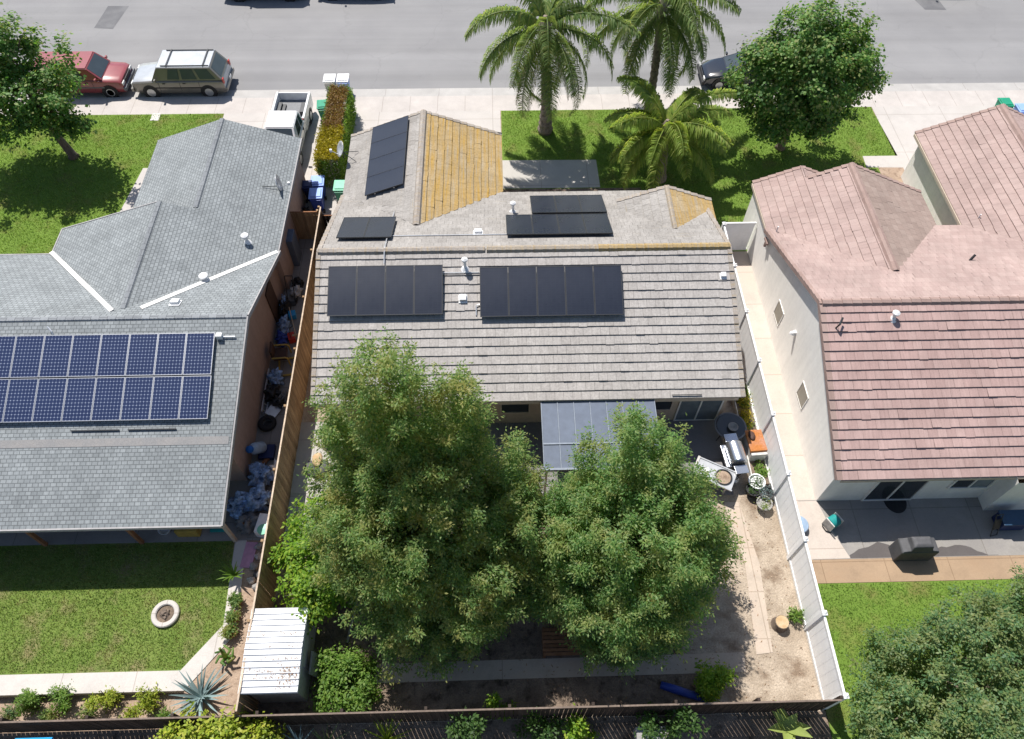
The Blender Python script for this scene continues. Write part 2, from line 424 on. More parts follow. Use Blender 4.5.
sheet('ground', rect(-400, 400, -300, 500), -.36, MT['earth'])
slab('street', rect(-120, 120, 36.5, 47.6), -.3, -.10, MT['asphalt'])
slab('far_sidewalk', rect(-120, 120, 47.9, 51), -.3, .0, MT['walk'])
slab('far_lawn', rect(-120, 120, 51, 70), -.3, .004, MT['lawn'])
slab('far_kerb', rect(-120, 120, 47.6, 47.9), -.3, -.002, MT['gutter'])
sheet('gutter', rect(-120, 120, 36.32, 36.98), -.094, MT['gutter'])
slab('kerb', rect(-120, 120, 36.15, 36.32), -.3, -.004, MT['gutter'])
slab('sidewalk', rect(-120, 120, 34.8, 36.15), -.3, .0, MT['walk'])
slab('street_front_ground', rect(-120, 120, 21.5, 34.8), -.3, -.012, MT['bed'])
sheet('asphalt_patch', [(-24.14, 43.27), (-22.97, 43.15), (-22.66, 45.66), (-23.96, 45.68)], -.096, MT['patch'])
sheet('asphalt_patch', [(27.4, 44.55), (28.75, 44.5), (28.6, 46.2), (27.0, 46.2)], -.096, MT['patch'])
# driveways and front walks
slab('driveway', [(-14.65, 22), (.42, 22), (.42, 34.8), (-14.65, 34.8)], -.3, .0, MT['drive'])
slab('driveway', [(21.2, 21.5), (36, 21.5), (36, 34.8), (21.05, 34.8)], -.3, .0, MT['drive'])
sheet('entry_walk', [(.42, 28.6), (5.36, 28.6), (5.33, 30.68), (.42, 30.72)], .006, MT['patio'])
sheet('entry_walk', [(19.3, 29.85), (21.22, 29.8), (21.22, 30.72), (19.35, 30.72)], .006, MT['drive'])
sheet('planter_bed', [(19.9, 27.6), (21.2, 27.6), (21.2, 29.82), (19.9, 29.85)], .004, MT['bed'])
sheet('planter_bed', rect(.42, 7.4, 25.0, 28.55), .002, MT['dsoil'])
sheet('front_path', [(-18.3, 27.2), (-17.75, 27.2), (-17.55, 30.45), (-17.95, 30.45)], .006, MT['drive'])
sheet('lawn', [(-60, 21.5), (-17.0, 21.5), (-14.62, 29.2), (-14.66, 34.8), (-60, 34.8)], .0, MT['lawn'])
sheet('lawn', [(.46, 28.5), (7.4, 28.5), (7.4, 25.0), (9.2, 23.0), (11.95, 23.0), (21.2, 26.0), (21.2, 30.78), (21.0, 34.8), (.46, 34.8)], .0, MT['lawn'])
# back yard of the middle house
slab('back_yard_soil', rect(-7.97, 10.35, 4.1, 25.2), -.3, .0, MT['soil'])
sheet('tree_shade_soil', [(-7.9, 4.2), (6.2, 4.2), (6.6, 5.28), (6.0, 5.9), (6.6, 8.2), (5.4, 11.8), (-6.4, 11.8), (-6.6, 9.8), (-7.9, 8.0)], .004, MT['dsoil'])  # darker soil sheet, the shade of the trees put into its colour
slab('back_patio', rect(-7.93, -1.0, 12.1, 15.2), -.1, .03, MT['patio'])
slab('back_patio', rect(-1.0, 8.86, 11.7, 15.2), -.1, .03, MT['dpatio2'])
sheet('patio_strip', [(-7.9, 9.6), (-6.5, 9.9), (-6.3, 12.1), (-7.9, 12.1)], .012, MT['patio'])
sheet('garden_path', [(8.52, 5.9), (9.08, 5.95), (9.28, 9.0), (9.0, 11.4), (8.42, 11.4), (8.76, 9.0)], .014, MT['path'])
sheet('garden_path', [(-4.2, 5.30), (8.05, 5.36), (8.12, 5.98), (-4.2, 5.90)], .010, MT['path'])
# back yard of the left house
L_IN = [(-60, 5.85), (-10.6, 5.85), (-9.47, 7.3), (-9.62, 10.3), (-60, 10.3)]
slab('back_lawn', L_IN, -.3, .0, MT['lawn2'])
slab('mow_strip', [(-60, 5.22), (-10.35, 5.22), (-9.0, 7.0), (-9.2, 10.3), (-9.62, 10.3), (-9.47, 7.3), (-10.6, 5.85), (-60, 5.85)], -.36, .02, MT['white'])
sheet('planter_bed', rect(-60, -8.0, 4.1, 5.22), -.33, MT['bed'])
slab('planter_bed', [(-10.3, 4.2), (-8.0, 4.2), (-8.0, 10.3), (-9.2, 10.3), (-9.0, 7.0), (-10.35, 5.22)], -.36, -.01, MT['bed'])
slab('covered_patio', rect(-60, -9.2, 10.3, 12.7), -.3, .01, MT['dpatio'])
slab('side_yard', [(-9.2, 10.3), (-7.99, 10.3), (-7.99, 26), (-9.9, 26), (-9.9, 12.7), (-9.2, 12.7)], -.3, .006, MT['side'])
# right house: side walk, patio, lawn
slab('walk_and_sun_patch', rect(10.40, 11.96, 9.1, 24.1), -.3, .012, MT['pink'])
slab('back_patio', rect(11.25, 40, 9.1, 11.4), -.3, .02, MT['dpatio'])
rnd = random.Random(4)
for x0_, x1_, d_ in ((12.6, 15.3, .55), (15.5, 18.0, .42)):
    top_ = [(x0_ + (x1_ - x0_) * k / 14, 9.13 + d_ * math.sin(math.pi * min(1, (k + 1) / 13)) * rnd.uniform(.75, 1.1)) for k in range(15)]
    sheet('wet_stain', [(x0_, 9.12), (x1_, 9.12)] + top_[::-1], .0245, MT['wetdark'])
sheet('walk_and_sun_patch', [(10.45, 9.12), (12.6, 9.12), (12.25, 10.1), (11.95, 11.36), (10.45, 11.36)], .0235, MT['pink'])  # pale patch over walk and patio, paints sunlight up to the house shadow's edge
slab('patio_edge', rect(11.1, 40, 8.24, 9.1), -.3, .015, MT['wet'])
slab('back_lawn', rect(10.4, 60, -20, 8.24), -.3, .0, MT['lawn'])
slab('near_soil', rect(-60, 10.38, -20, 4.1), -.3, -.004, MT['dsoil'])

# ------------------------------------------------------------------ grass
def inside(p, poly):
    c = False; n = len(poly)
    for i in range(n):
        a, b = poly[i], poly[i - 1]
        if (a[1] > p[1]) != (b[1] > p[1]) and p[0] < (b[0] - a[0]) * (p[1] - a[1]) / (b[1] - a[1]) + a[0]: c = not c
    return c
def fast_mesh(name, V, nper, mat, parent=None):
    """V: (N*nper,3) array, consecutive nper verts form one face."""
    V = np.asarray(V, dtype=np.float32).reshape(-1, 3); nf = len(V) // nper
    me = bpy.data.meshes.new(name); me.vertices.add(len(V)); me.vertices.foreach_set('co', V.ravel())
    me.loops.add(len(V)); me.loops.foreach_set('vertex_index', np.arange(len(V), dtype=np.int32))
    me.polygons.add(nf); me.polygons.foreach_set('loop_start', np.arange(0, len(V), nper, dtype=np.int32))
    me.materials.append(mat); me.update(calc_edges=True); me.validate()
    o = bpy.data.objects.new(name, me); col.objects.link(o)
    if parent is not None:
        o.parent = parent; o.location = -parent.location
    return o
def grass(poly, dens, mat, seed, h=.07, holes=()):
    rng = np.random.default_rng(seed)
    xs = [p[0] for p in poly]; ys = [p[1] for p in poly]
    n = int((max(xs) - min(xs)) * (max(ys) - min(ys)) * dens)
    P = np.column_stack((rng.uniform(min(xs), max(xs), n), rng.uniform(min(ys), max(ys), n)))
    k = [inside(p, poly) and not any(inside(p, q) for q in holes) for p in P]; P = P[np.array(k)]; n = len(P)
    a = rng.uniform(0, 6.28, n); w = rng.uniform(.007, .018, n); hh = h * rng.uniform(.5, 1.5, n); b = rng.uniform(0, 6.28, n); t = rng.uniform(.02, .075, n)
    z = np.zeros(n)
    A = np.column_stack((P[:, 0] - np.cos(a) * w, P[:, 1] - np.sin(a) * w, z)); B = np.column_stack((P[:, 0] + np.cos(a) * w, P[:, 1] + np.sin(a) * w, z))
    C = np.column_stack((P[:, 0] + np.cos(b) * t, P[:, 1] + np.sin(b) * t, hh))
    o = fast_mesh('grass', np.stack((A, B, C), 1), 3, mat); return tag(o, kind='stuff')
grass([(-32, 21.6), (-17.0, 21.6), (-14.7, 29.2), (-14.7, 34.75), (-32, 34.75)], 430, MT['grass'], 1, holes=[[(-18.4, 27.2), (-17.7, 27.2), (-17.5, 30.5), (-18, 30.5)]])
grass([(.5, 28.6), (7.4, 28.6), (7.4, 25.2), (9.2, 24.0), (11.9, 24.2), (21.15, 26.0), (21.15, 30.78), (20.98, 34.75), (.5, 34.75)], 430, MT['grass'], 2,
      holes=[[(.4, 28.6), (5.4, 28.6), (5.36, 30.72), (.4, 30.75)], [(19.25, 27.5), (21.3, 27.5), (21.3, 30.75), (19.25, 30.75)]])
grass([(-25, 5.9), (-10.6, 5.9), (-9.5, 7.3), (-9.65, 10.25), (-25, 10.25)], 800, MT['grass2'], 3, .06)
grass([(10.55, -1), (25, -1), (25, 8.2), (10.55, 8.2)], 520, MT['grass'], 4, .06)

# ------------------------------------------------------------------ roofs
def clip(poly, b0, keep_ge):
    out = []
    for i in range(len(poly)):
        p, q = poly[i - 1], poly[i]
        pin = (p[1] >= b0 - 1e-9) if keep_ge else (p[1] <= b0 + 1e-9); qin = (q[1] >= b0 - 1e-9) if keep_ge else (q[1] <= b0 + 1e-9)
        if pin != qin:
            t = (b0 - p[1]) / (q[1] - p[1]); out.append((p[0] + (q[0] - p[0]) * t, b0))
        if qin: out.append(q)
    return out
trng = random.Random(99)
def roof_face(mb, pts, course=.352, t=.035, m=0, deck=.09):
    P = [Vector(p) for p in pts]
    n = Vector((0, 0, 0))
    for i in range(len(P)): n += P[i - 1].cross(P[i])
    n.normalize()
    if n.z < 0: n = -n; P = P[::-1]
    u = Vector((0, 0, 1)).cross(n); u.normalize(); v = n.cross(u)
    o = min(P, key=lambda p: p.dot(v)); L = [((p - o).dot(u), (p - o).dot(v)) for p in P]
    vmax = max(q[1] for q in L)
    W = lambda a, b, h: o + u * a + v * b + n * h
    u0 = random.uniform(0, 50)
    k = 0
    if t == 0:
        mb.face([W(a, b, 0) for a, b in L], m, [(a + u0, b) for a, b in L])
    else:
        while k * course < vmax - 1e-4:
            b0, b1 = k * course, min((k + 1) * course, vmax)
            c = clip(clip(L, b0, True), b1, False)
            sw = lambda q: [(y, x) for x, y in q]
            if len(c) >= 3:
                umin, umax = min(q[0] for q in c), max(q[0] for q in c); tw = .33; off = tw / 2 * (k % 2); j = int((umin - off) // tw); drift = .010 * math.sin(k * 1.7 + u0)
                while off + j * tw < umax - 1e-4:
                    a0, a1 = off + j * tw + .003, off + (j + 1) * tw - .003
                    q = sw(clip(clip(sw(c), a0, True), a1, False))
                    if len(q) >= 3:
                        tj = t * (trng.uniform(.94, 1.08) if trng.random() < .94 else trng.uniform(1.1, 1.5)); tl = trng.uniform(-.003, .003); dv = trng.uniform(-.004, .004) if trng.random() < .95 else -.02
                        top = [W(a, b + (dv if b < b0 + 1e-6 and b0 > 0 else 0), tj * (1 - (b - b0) / course) + tl * (a - a0) / tw + .002) for a, b in q]
                        mb.face(top, m, [(a + u0, b) for a, b in q])
                        for i in range(len(q)):
                            p, e = q[i - 1], q[i]
                            if abs(p[1] - b0) < 1e-6 and abs(e[1] - b0) < 1e-6 and abs(p[0] - e[0]) > 1e-4:
                                mb.face([top[i], top[i - 1], W(p[0], p[1] + (dv if b0 > 0 else 0), -.01), W(e[0], e[1] + (dv if b0 > 0 else 0), -.01)], m, [(e[0] + u0, b0), (p[0] + u0, b0), (p[0] + u0, b0 + .03), (e[0] + u0, b0 + .03)])
                    j += 1
            k += 1
    # deck below, with its edges
    mb.face([W(a, b, -deck) for a, b in L][::-1], m)
    for i in range(len(L)):
        p, q = L[i - 1], L[i]
        mb.face([W(*p, -deck), W(*q, -deck), W(*q, -.004), W(*p, -.004)], m)
def caps(mb, a, b, w=.34, h=.10, step=.36, m=0):
    """row of overlapping cap tiles along a ridge or hip from a (low/near) to b"""
    a = Vector(a); b = Vector(b); d = b - a; L = d.length; d.normalize()
    s = d.cross(Vector((0, 0, 1))).normalized(); up = s.cross(d)
    k = 0
    while k * step < L - .02:
        l0, l1 = k * step, min((k + 1) * step + .03, L)
        for i in range(4):
            pr = [(-w / 2, -.06), (-w / 3, h * .6), (0, h), (w / 3, h * .6), (w / 2, -.06)]
            (x0, z0), (x1, z1) = pr[i], pr[i + 1]
            q = []
            for (x, z, l, e) in ((x0, z0, l0, .025), (x1, z1, l0, .025), (x1, z1, l1, 0), (x0, z0, l1, 0)):
                q.append(a + d * l + s * x + up * (z + e))
            mb.face(q[::-1] if (q[1] - q[0]).cross(q[2] - q[0]).z < 0 else q, m, [(x0, l0 + 3), (x1, l0 + 3), (x1, l1 + 3), (x0, l1 + 3)])
        if True:
            mb.face([a + d * l0 + s * x + up * (z + .025) for x, z in [(-w / 2, -.06), (-w / 3, h * .6), (0, h), (w / 3, h * .6), (w / 2, -.06)]], m)
        k += 1
def rake(mb, a, b, w=.17, drop=.16, step=.352, t=.035, m=0):
    """L-shaped rake tiles from the eave a up to the ridge b"""
    a = Vector(a); b = Vector(b); d = (b - a); L = d.length; d.normalize()
    s = d.cross(Vector((0, 0, 1))).normalized(); up = s.cross(d); k = 0
    while k * step < L - .02:
        l0, l1 = k * step, min((k + 1) * step, L)
        z0, z1 = t + .035, .025
        def c(l, x, z): return a + d * l + s * x + up * z
        A = [c(l0, -w / 2, z0), c(l0, w / 2, z0), c(l1, w / 2, z1), c(l1, -w / 2, z1)]
        B = [c(l0, -w / 2, -drop), c(l0, w / 2, -drop), c(l1, w / 2, -drop), c(l1, -w / 2, -drop)]
        for q in ((A[0], A[1], A[2], A[3]), (B[3], B[2], B[1], B[0]), (A[1], A[0], B[0], B[1]), (A[2], A[1], B[1], B[2]), (A[3], A[2], B[2], B[3]), (A[0], A[3], B[3], B[0])):
            mb.face(q, m, [(0.1, l0), (w + .1, l0), (w + .1, l1), (.1, l1)])
        k += 1
def roof_part(name, parent, mat, faces, course=.352, t=.035):
    b = MB()
    for f in faces: roof_face(b, f, course, t)
    return b.build(name, mat, parent)
def wallpoly(mb, pts): mb.face(pts)
def sub(mb, name, mat, par, **k):
    """sub-part under a part whose mesh is in world coordinates"""
    o = mb.build(name, mat, par, **k); o.location = (0, 0, 0); return o

def window_on(house, axis, fixed, a0, a1, z0, z1, sgn, split=1, pane='glass', frame='wtrim', fw=.06, name='window', dep=.05):
    """framed window on a wall: axis 'x' -> wall runs along x at y=fixed, sgn = outward sign"""
    f = MB(); g = MB()
    def bx(mb, u0, u1, w0, w1, d0, d1):
        if axis == 'x': mb.box(((u0 + u1) / 2, fixed + sgn * (d0 + d1) / 2, (w0 + w1) / 2), (u1 - u0, abs(d1 - d0), w1 - w0))
        else: mb.box((fixed + sgn * (d0 + d1) / 2, (u0 + u1) / 2, (w0 + w1) / 2), (abs(d1 - d0), u1 - u0, w1 - w0))
    bx(f, a0 - fw, a1 + fw, z0 - fw, z0, .003, dep); bx(f, a0 - fw, a1 + fw, z1, z1 + fw, .003, dep)
    bx(f, a0 - fw, a0, z0, z1, .003, dep); bx(f, a1, a1 + fw, z0, z1, .003, dep)
    for i in range(1, split):
        x = a0 + (a1 - a0) * i / split; bx(f, x - fw / 2, x + fw / 2, z0, z1, .003, dep - .005)
    o = f.build(name, MT[frame], house)
    for i in range(split):
        g = MB(); x0 = a0 + (a1 - a0) * i / split; x1 = a0 + (a1 - a0) * (i + 1) / split
        bx(g, x0 + (fw / 2 if i else 0), x1 - (fw / 2 if i < split - 1 else 0), z0, z1, .004, .018)
        sub(g, 'pane', MT[pane] if isinstance(pane, str) else MT[pane[i]], o)
    return o
def vent_pipe(roof, x, y, z, h=.45, r=.05, mat='wplast', base=.2, cap=True):
    b = MB(); b.path([(x, y, z - .15), (x, y, z + h)], r, 10)
    if cap: b.lathe([(r * 1.0, 0), (r * 2.2, .02), (r * 2.2, .08), (r * .8, .14)], (x, y, z + h - .06), 12)
    b.lathe([(base, -.05), (base * .6, .05), (r * 1.1, .12)], (x, y, z), 12)
    return sub(b, 'vent_pipe', MT[mat], roof)
def turtle_vent(roof, x, y, z, sl=0.0, ang=0.0, s=.34, mat='wplast'):
    b = MB(); M = Matrix.Rotation(ang, 3, 'Z') @ Matrix.Rotation(sl, 3, 'X')
    b.box((x, y, z + .03), (s, s, .03), M=M); b.box(Vector((x, y, z + .1)) + M @ Vector((0, .02, 0)), (s * .75, s * .7, .12), M=M)
    return sub(b, 'roof_vent', MT[mat], roof, bevel=.015)

# ------------------------------------------------------------------ middle house (tile roof, solar)
hb = thing('house', 'single-storey tan house with grey tile roof, yellow lichen and black solar panels', 'house', (1.2, 20, 0))
XL, XR, EZ, RZ, RY = -6.8, 9.12, 2.57, 4.73, 20.03
w = MB()
def box_walls(mb, x0, x1, y0, y1, h, skip=()):
    c = [(x0, y0), (x1, y0), (x1, y1), (x0, y1)]
    for i in range(4):
        if i in skip: continue
        a, b = c[i], c[(i + 1) % 4]; mb.face([(a[0], a[1], 0), (b[0], b[1], 0), (b[0], b[1], h), (a[0], a[1], h)])
wx0, wx1, wy0, wy1 = -6.55, 8.9, 15.0, 24.8
zr = lambda y: EZ - .05 + (y - 14.45) * .3874 if y < RY else EZ - .05 + (25.5 - y) * .395
for x in (wx0, wx1):
    w.face([(x, wy0, 0), (x, wy1 if x < 0 else 23.4, 0), (x, wy1 if x < 0 else 23.4, zr(wy1 if x < 0 else 23.4)), (x, RY, zr(RY)), (x, wy0, zr(wy0))])
w.face([(wx0, wy0, 0), (wx1, wy0, 0), (wx1, wy0, zr(wy0)), (wx0, wy0, zr(wy0))])
w.face([(0, wy1, 0), (7.0, wy1, 0), (7.0, wy1, zr(wy1)), (0, wy1, zr(wy1))])
w.face([(5.5, 23.75, 0), (9.1, 23.75, 0), (9.1, 23.75, 3.38), (7.35, 23.75, 4.05), (5.5, 23.75, 3.38)])
w.face([(9.1, 22.6, 0), (9.1, 23.75, 0), (9.1, 23.75, 3.38), (9.1, 22.6, 3.38)])
for x in (wx0, .12): w.face([(x, 22.0, 0), (x, 29.3, 0), (x, 29.3, 2.6), (x, 22.0, 2.6)])
w.face([(wx0, 29.3, 0), (.12, 29.3, 0), (.12, 29.3, 2.6), (-3.22, 29.3, 3.75), (wx0, 29.3, 2.6)])
w.build('wall', MT['stucco'], hb)
gd = MB(); gd.box((-3.2, 29.34, 1.1), (4.9, .05, 2.2))
for i in range(4): gd.box((-3.2, 29.37, .3 + i * .53), (4.7, .03, .42))
gd.build('garage_door', MT['wtrim'], hb)
rr = roof_part('rear_roof', hb, MT['tile'], [[(XL, 14.45, EZ), (XR, 14.45, EZ), (XR, RY, RZ), (XL, RY, RZ)]], t=.042)
rf = roof_part('front_roof', hb, MT['tilef'], [[(XL, RY, RZ), (7.0, RY, RZ), (7.0, 25.5, EZ), (XL, 25.5, EZ)], [(7.0, RY, RZ), (XR, RY, RZ), (XR, 23.5, RZ - .395 * 3.47), (7.0, 23.5, RZ - .395 * 3.47)]], t=.03)
gl = roof_part('garage_roof', hb, MT['tilef'], [[(XL, 29.6, 2.52), (-3.22, 29.6, 3.88), (-3.22, 22.2, 3.88), (XL, 25.6, 2.52)]], t=.035)
gr = roof_part('garage_roof', hb, MT['tiley'], [[(.4, 29.6, 2.52), (.4, 25.6, 2.52), (-3.22, 22.2, 3.88), (-3.22, 29.6, 3.88)]], t=.042)
gr['label'] = 'garage roof slope stained yellow with lichen'
sl_ = roof_part('gable_roof', hb, MT['tilef'], [[(5.3, 24.06, 3.34), (7.35, 24.06, 4.13), (7.35, 21.5, 4.13), (5.3, 23.5, 3.34)]], t=.035)
sr_ = roof_part('gable_roof', hb, MT['tiley'], [[(9.4, 24.06, 3.34), (9.4, 22.75, 3.34), (7.35, 21.5, 4.13), (7.35, 24.06, 4.13)]], t=.042)
for xa, xb, mm in ((XL, -.4, 'cap'), (-.32, 4.0, 'capm'), (4.0, XR, 'capy')):
    b = MB(); caps(b, (xa, RY, RZ), (xb, RY, RZ)); sub(b, 'ridge_cap', MT[mm], rr)
b = MB(); caps(b, (-3.22, 29.6, 3.88), (-3.22, 22.2, 3.88)); sub(b, 'ridge_cap', MT['cap'], gl)
b = MB(); caps(b, (7.35, 24.06, 4.13), (7.35, 21.55, 4.13), .24, .07); sub(b, 'ridge_cap', MT['capm'], sr_)
b = MB(); rake(b, (XL + .02, 14.45, EZ), (XL + .02, RY, RZ)); rake(b, (XL + .02, 25.4, EZ), (XL + .02, RY, RZ)); sub(b, 'rake_tiles', MT['cap'], rr)
b = MB(); rake(b, (XR - .02, 14.45, EZ), (XR - .02, RY, RZ)); rake(b, (XR - .02, 23.4, 3.42), (XR - .02, RY, RZ)); sub(b, 'rake_tiles', MT['cap'], rr)
b = MB(); rake(b, (XL, 29.58, 2.52), (-3.22, 29.58, 3.88)); rake(b, (.4, 29.58, 2.52), (-3.22, 29.58, 3.88)); sub(b, 'rake_tiles', MT['cap'], gl)
b = MB(); rake(b, (5.3, 24.04, 3.34), (7.35, 24.04, 4.13)); rake(b, (9.4, 24.04, 3.34), (7.35, 24.04, 4.13)); sub(b, 'rake_tiles', MT['cap'], sr_)
b = MB(); b.box((1.16, 14.47, EZ - .13), (XR - XL - .3, .04, .2)); b.box((-3.1, 25.56, EZ - .16), (.01, .01, .01)); b.box((3.7, 25.47, EZ - .13), (6.6, .04, .18))
b.box((XL + .03, 27.6, 2.43), (.05, 4, .16)); b.box((.37, 27.6, 2.43), (.05, 4, .16)); b.build('fascia', MT['trim'], hb)
vent_pipe(rr, -1.16, 19.3, 4.46, .5, .055); turtle_vent(rr, -1.25, 18.14, 4.0, R(21)); turtle_vent(rr, 8.75, 18.85, 4.27, R(21), s=.26)
vent_pipe(rf, .79, 23.42, 3.4, .5, .055); turtle_vent(rf, -.67, 21.44, 4.17, R(-21), s=.4)
b = MB(); b.path([(-4.25, 25.0, 2.85), (-4.25, 20.15, 4.82), (-4.25, 19.9, 4.80), (-4.25, 19.45, 4.62)], .022, 6); b.path([(-4.2, 21.2, 4.33), (4.3, 21.2, 4.33)], .018, 6)
b.path([(-.75, 17.5, 3.83), (-.75, 17.85, 3.98), (-.62, 17.9, 3.99)], .025, 6); b.path([(-2.05, 19.1, 4.45), (-.62, 19.1, 4.45)], .018, 6); sub(b, 'conduit', MT['galv'], rr)
# rear windows and sliding door
window_on(hb, 'x', 15.0, .15, 1.2, .9, 2.0, -1, 1, 'glass', 'trim')
window_on(hb, 'x', 15.0, 6.0, 6.75, .9, 2.0, -1, 1, 'glass', 'trim')
window_on(hb, 'x', 15.0, 7.1, 8.85 - .15, .05, 2.1, -1, 2, 'bglass', 'wtrim', name='sliding_door')
lm = MB(); lm.lathe([(.03, 0), (.10, -.05), (.14, -.25), (.04, -.3)], (8.55, 14.86, 2.15), 12); lm.build('wall_lamp', MT['wplast'], hb)
pc = MB()
for i in range(7): pc.box((1.60 + .6 * i + .3, 13.15, 2.36 - 0), (.56, 2.75, .05), M=Matrix.Rotation(R(5), 3, 'X'))
pcover = pc.build('patio_cover', MT['slate'], hb)
b = MB()
for i in range(8): b.box((1.60 + .6 * i, 13.15, 2.37), (.03, 2.8, .07), M=Matrix.Rotation(R(5), 3, 'X'))
b.box((3.7, 12.75, 2.345), (4.2, .06, .08)); b.box((3.7, 11.78, 2.24), (4.3, .08, .14)); b.box((3.7, 14.5, 2.46), (4.3, .06, .08)); sub(b, 'rafter', plain('blue grey rafter', (.20, .23, .28), .6), pcover)
for x in (1.7, 5.7):
    b = MB(); b.box((x, 11.9, 1.1), (.09, .09, 2.2)); sub(b, 'post', MT['wtrim'], pcover)
b = MB(); b.box((7.0, 14.52, 2.69), (1.1, .02, .05), M=Matrix.Rotation(R(21), 3, 'X')); sub(b, 'snow_guard', MT['dmetal'], rr)

# ------------------------------------------------------------------ solar modules
def solar(name, o3, ux, vx, w, h, mat, fmat, cells, label, group, edge=.028):
    """one framed module: o3 = its low corner, ux/vx unit vectors along width and up the slope"""
    t = thing(name, label, 'solar panel', o3, 0, group)
    u, v = Vector(ux), Vector(vx); n = u.cross(v)
    M = Matrix((u, v, n)).transposed()
    g = MB(); P = [u * a + v * c + n * .03 for a, c in ((edge, edge), (w - edge, edge), (w - edge, h - edge), (edge, h - edge))]
    g.face(P, 0, [(0, 0), (cells[0], 0), (cells[0], cells[1]), (0, cells[1])]); g.face([p - n * .02 for p in P][::-1])
    g.build('glass', MT[mat], t, world=False)
    f = MB()
    f.box(u * (w / 2) + v * (edge / 2) + n * .015, (w, edge, .045), M=M); f.box(u * (w / 2) + v * (h - edge / 2) + n * .015, (w, edge, .045), M=M)
    f.box(u * (edge / 2) + v * (h / 2) + n * .015, (edge, h - 2 * edge, .045), M=M); f.box(u * (w - edge / 2) + v * (h / 2) + n * .015, (edge, h - 2 * edge, .045), M=M)
    f.build('frame', MT[fmat], t, world=False)
    r = MB()
    for k in (.25, .75): r.box(u * (w / 2) + v * (h * k) - n * .045, (w, .04, .05), M=M)
    for a in (.15, .85):
        for k in (.25, .75): r.box(u * (w * a) + v * (h * k) - n * .085, (.05, .07, .05), M=M)
    r.build('rail', MT['sframe'], t, world=False)
    return t
ORD = ['first', 'second', 'third', 'fourth', 'fifth', 'sixth', 'seventh', 'eighth', 'ninth', 'tenth']
vr = Vector((0, 1, .3874)).normalized(); vf = Vector((0, -1, .395)).normalized(); vg = Vector((1, 0, .38)).normalized()
zrear = lambda y: EZ + (y - 14.45) * .3874 + .20; zfront = lambda y: EZ + (25.5 - y) * .395 + .17
for i in range(4):
    solar('solar_panel', (-6.33 + i * 1.083, 17.48, zrear(17.48)), (1, 0, 0), vr, 1.073, 1.97, 'sblack', 'bframe', (6, 10), ORD[i] + ' black solar panel from the wooden fence in the row of four on tan tiles', 'black panels in the row of four')
for i in range(5):
    solar('solar_panel', (-.60 + i * 1.083, 17.36, zrear(17.36)), (1, 0, 0), vr, 1.073, 1.97, 'sblack', 'bframe', (6, 10), ORD[i] + ' black solar panel from the white roof vents in the row of five', 'black panels in the row of five')
for i in range(2):
    solar('solar_panel', (-4.08 - i * 1.083, 22.74, zfront(22.74)), (-1, 0, 0), vf, 1.073, 2.0, 'sblack', 'bframe', (6, 10), 'black solar panel of the pair below the garage roof valley, %s the wooden fence' % ('farther from' if i == 0 else 'beside'), 'black panels in the pair')
for i in range(3):
    solar('solar_panel', (4.74 - i * 1.06, 24.74, zfront(24.74)), (-1, 0, 0), vf, 1.05, 1.92, 'sblack', 'bframe', (6, 10), ORD[i] + ' black solar panel from the small yellow gable in the three-panel row by the eave', 'black panels in the front row of three')
for i in range(4):
    solar('solar_panel', (4.70 - i * 1.06, 22.78, zfront(22.78)), (-1, 0, 0), vf, 1.05, 1.97, 'sblack', 'bframe', (6, 10), ORD[i] + ' black solar panel from the small yellow gable in the four-panel row near the ridge', 'black panels in the front row of four')
for i in range(4):
    x0 = -5.66; solar('solar_panel', (x0, 29.42 - i * 1.155, 2.52 + (x0 + 6.8) * .38 + .17), (0, -1, 0), vg, 1.15, 1.86, 'sblack', 'bframe', (6, 10), ORD[i] + ' black solar panel from the street on the grey garage slope', 'black panels on the garage roof', .008)

# ------------------------------------------------------------------ left house (grey shingles)
ha = thing('house', 'pinkish brown house with grey asphalt shingle roof and blue gridded solar panels', 'house', (-17, 17, 0))
AX, FAR = -9.02, -50.0
ARY, ARZ = 17.0, 4.66
ae, az = 9.92, 2.35; by, bz = 12.62, 3.24
SH = dict(course=.14, t=0)
ar = roof_part('rear_roof', ha, MT['shingle'], [[(FAR, by, bz), (-9.22, by, bz), (AX, ARY, ARZ), (FAR, ARY, ARZ)]], **SH)
ap = roof_part('patio_roof', ha, MT['shingle'], [[(FAR, ae, az), (-9.31, ae, az), (-9.22, by, bz), (FAR, by, bz)]], **SH)
fy, fz = 21.85, 2.85
af = roof_part('front_roof', ha, MT['shingle'], [[(FAR, ARY, ARZ), (AX, ARY, ARZ), (AX, fy, fz), (FAR, fy, fz)]], **SH)
ex, lz = -9.08, 2.87
k2, z2 = -13.72, 4.45; l2 = -18.42; k1, z1 = -12.42, 4.02; l1 = -15.76
aw = roof_part('wing_roof', ha, MT['shingle'], [[(ex, 29.05, lz), (ex, 21.8, lz), (k2, 17.5, z2), (k2, 23.2, z2), (k1, 23.2, z1), (k1, 29.05, z1)],
     [(l1, 29.05, lz), (k1, 29.05, z1), (k1, 22.6, z1), (l1, 22.6, lz)], [(l2, 23.3, lz), (k2, 23.2, z2), (k2, 17.5, z2), (l2, 21.9, lz)]], **SH)
b = MB(); caps(b, (FAR, ARY, ARZ), (AX, ARY, ARZ), .24, .012, .14); sub(b, 'ridge_cap', MT['shcap'], ar)
b = MB(); caps(b, (k1, 29.05, z1), (k1, 23.3, z1), .24, .012, .14); sub(b, 'ridge_cap', MT['shcap'], aw); b = MB(); caps(b, (k2, 23.2, z2), (k2, 17.6, z2), .24, .012, .14); sub(b, 'ridge_cap', MT['shcap'], aw)
b = MB()
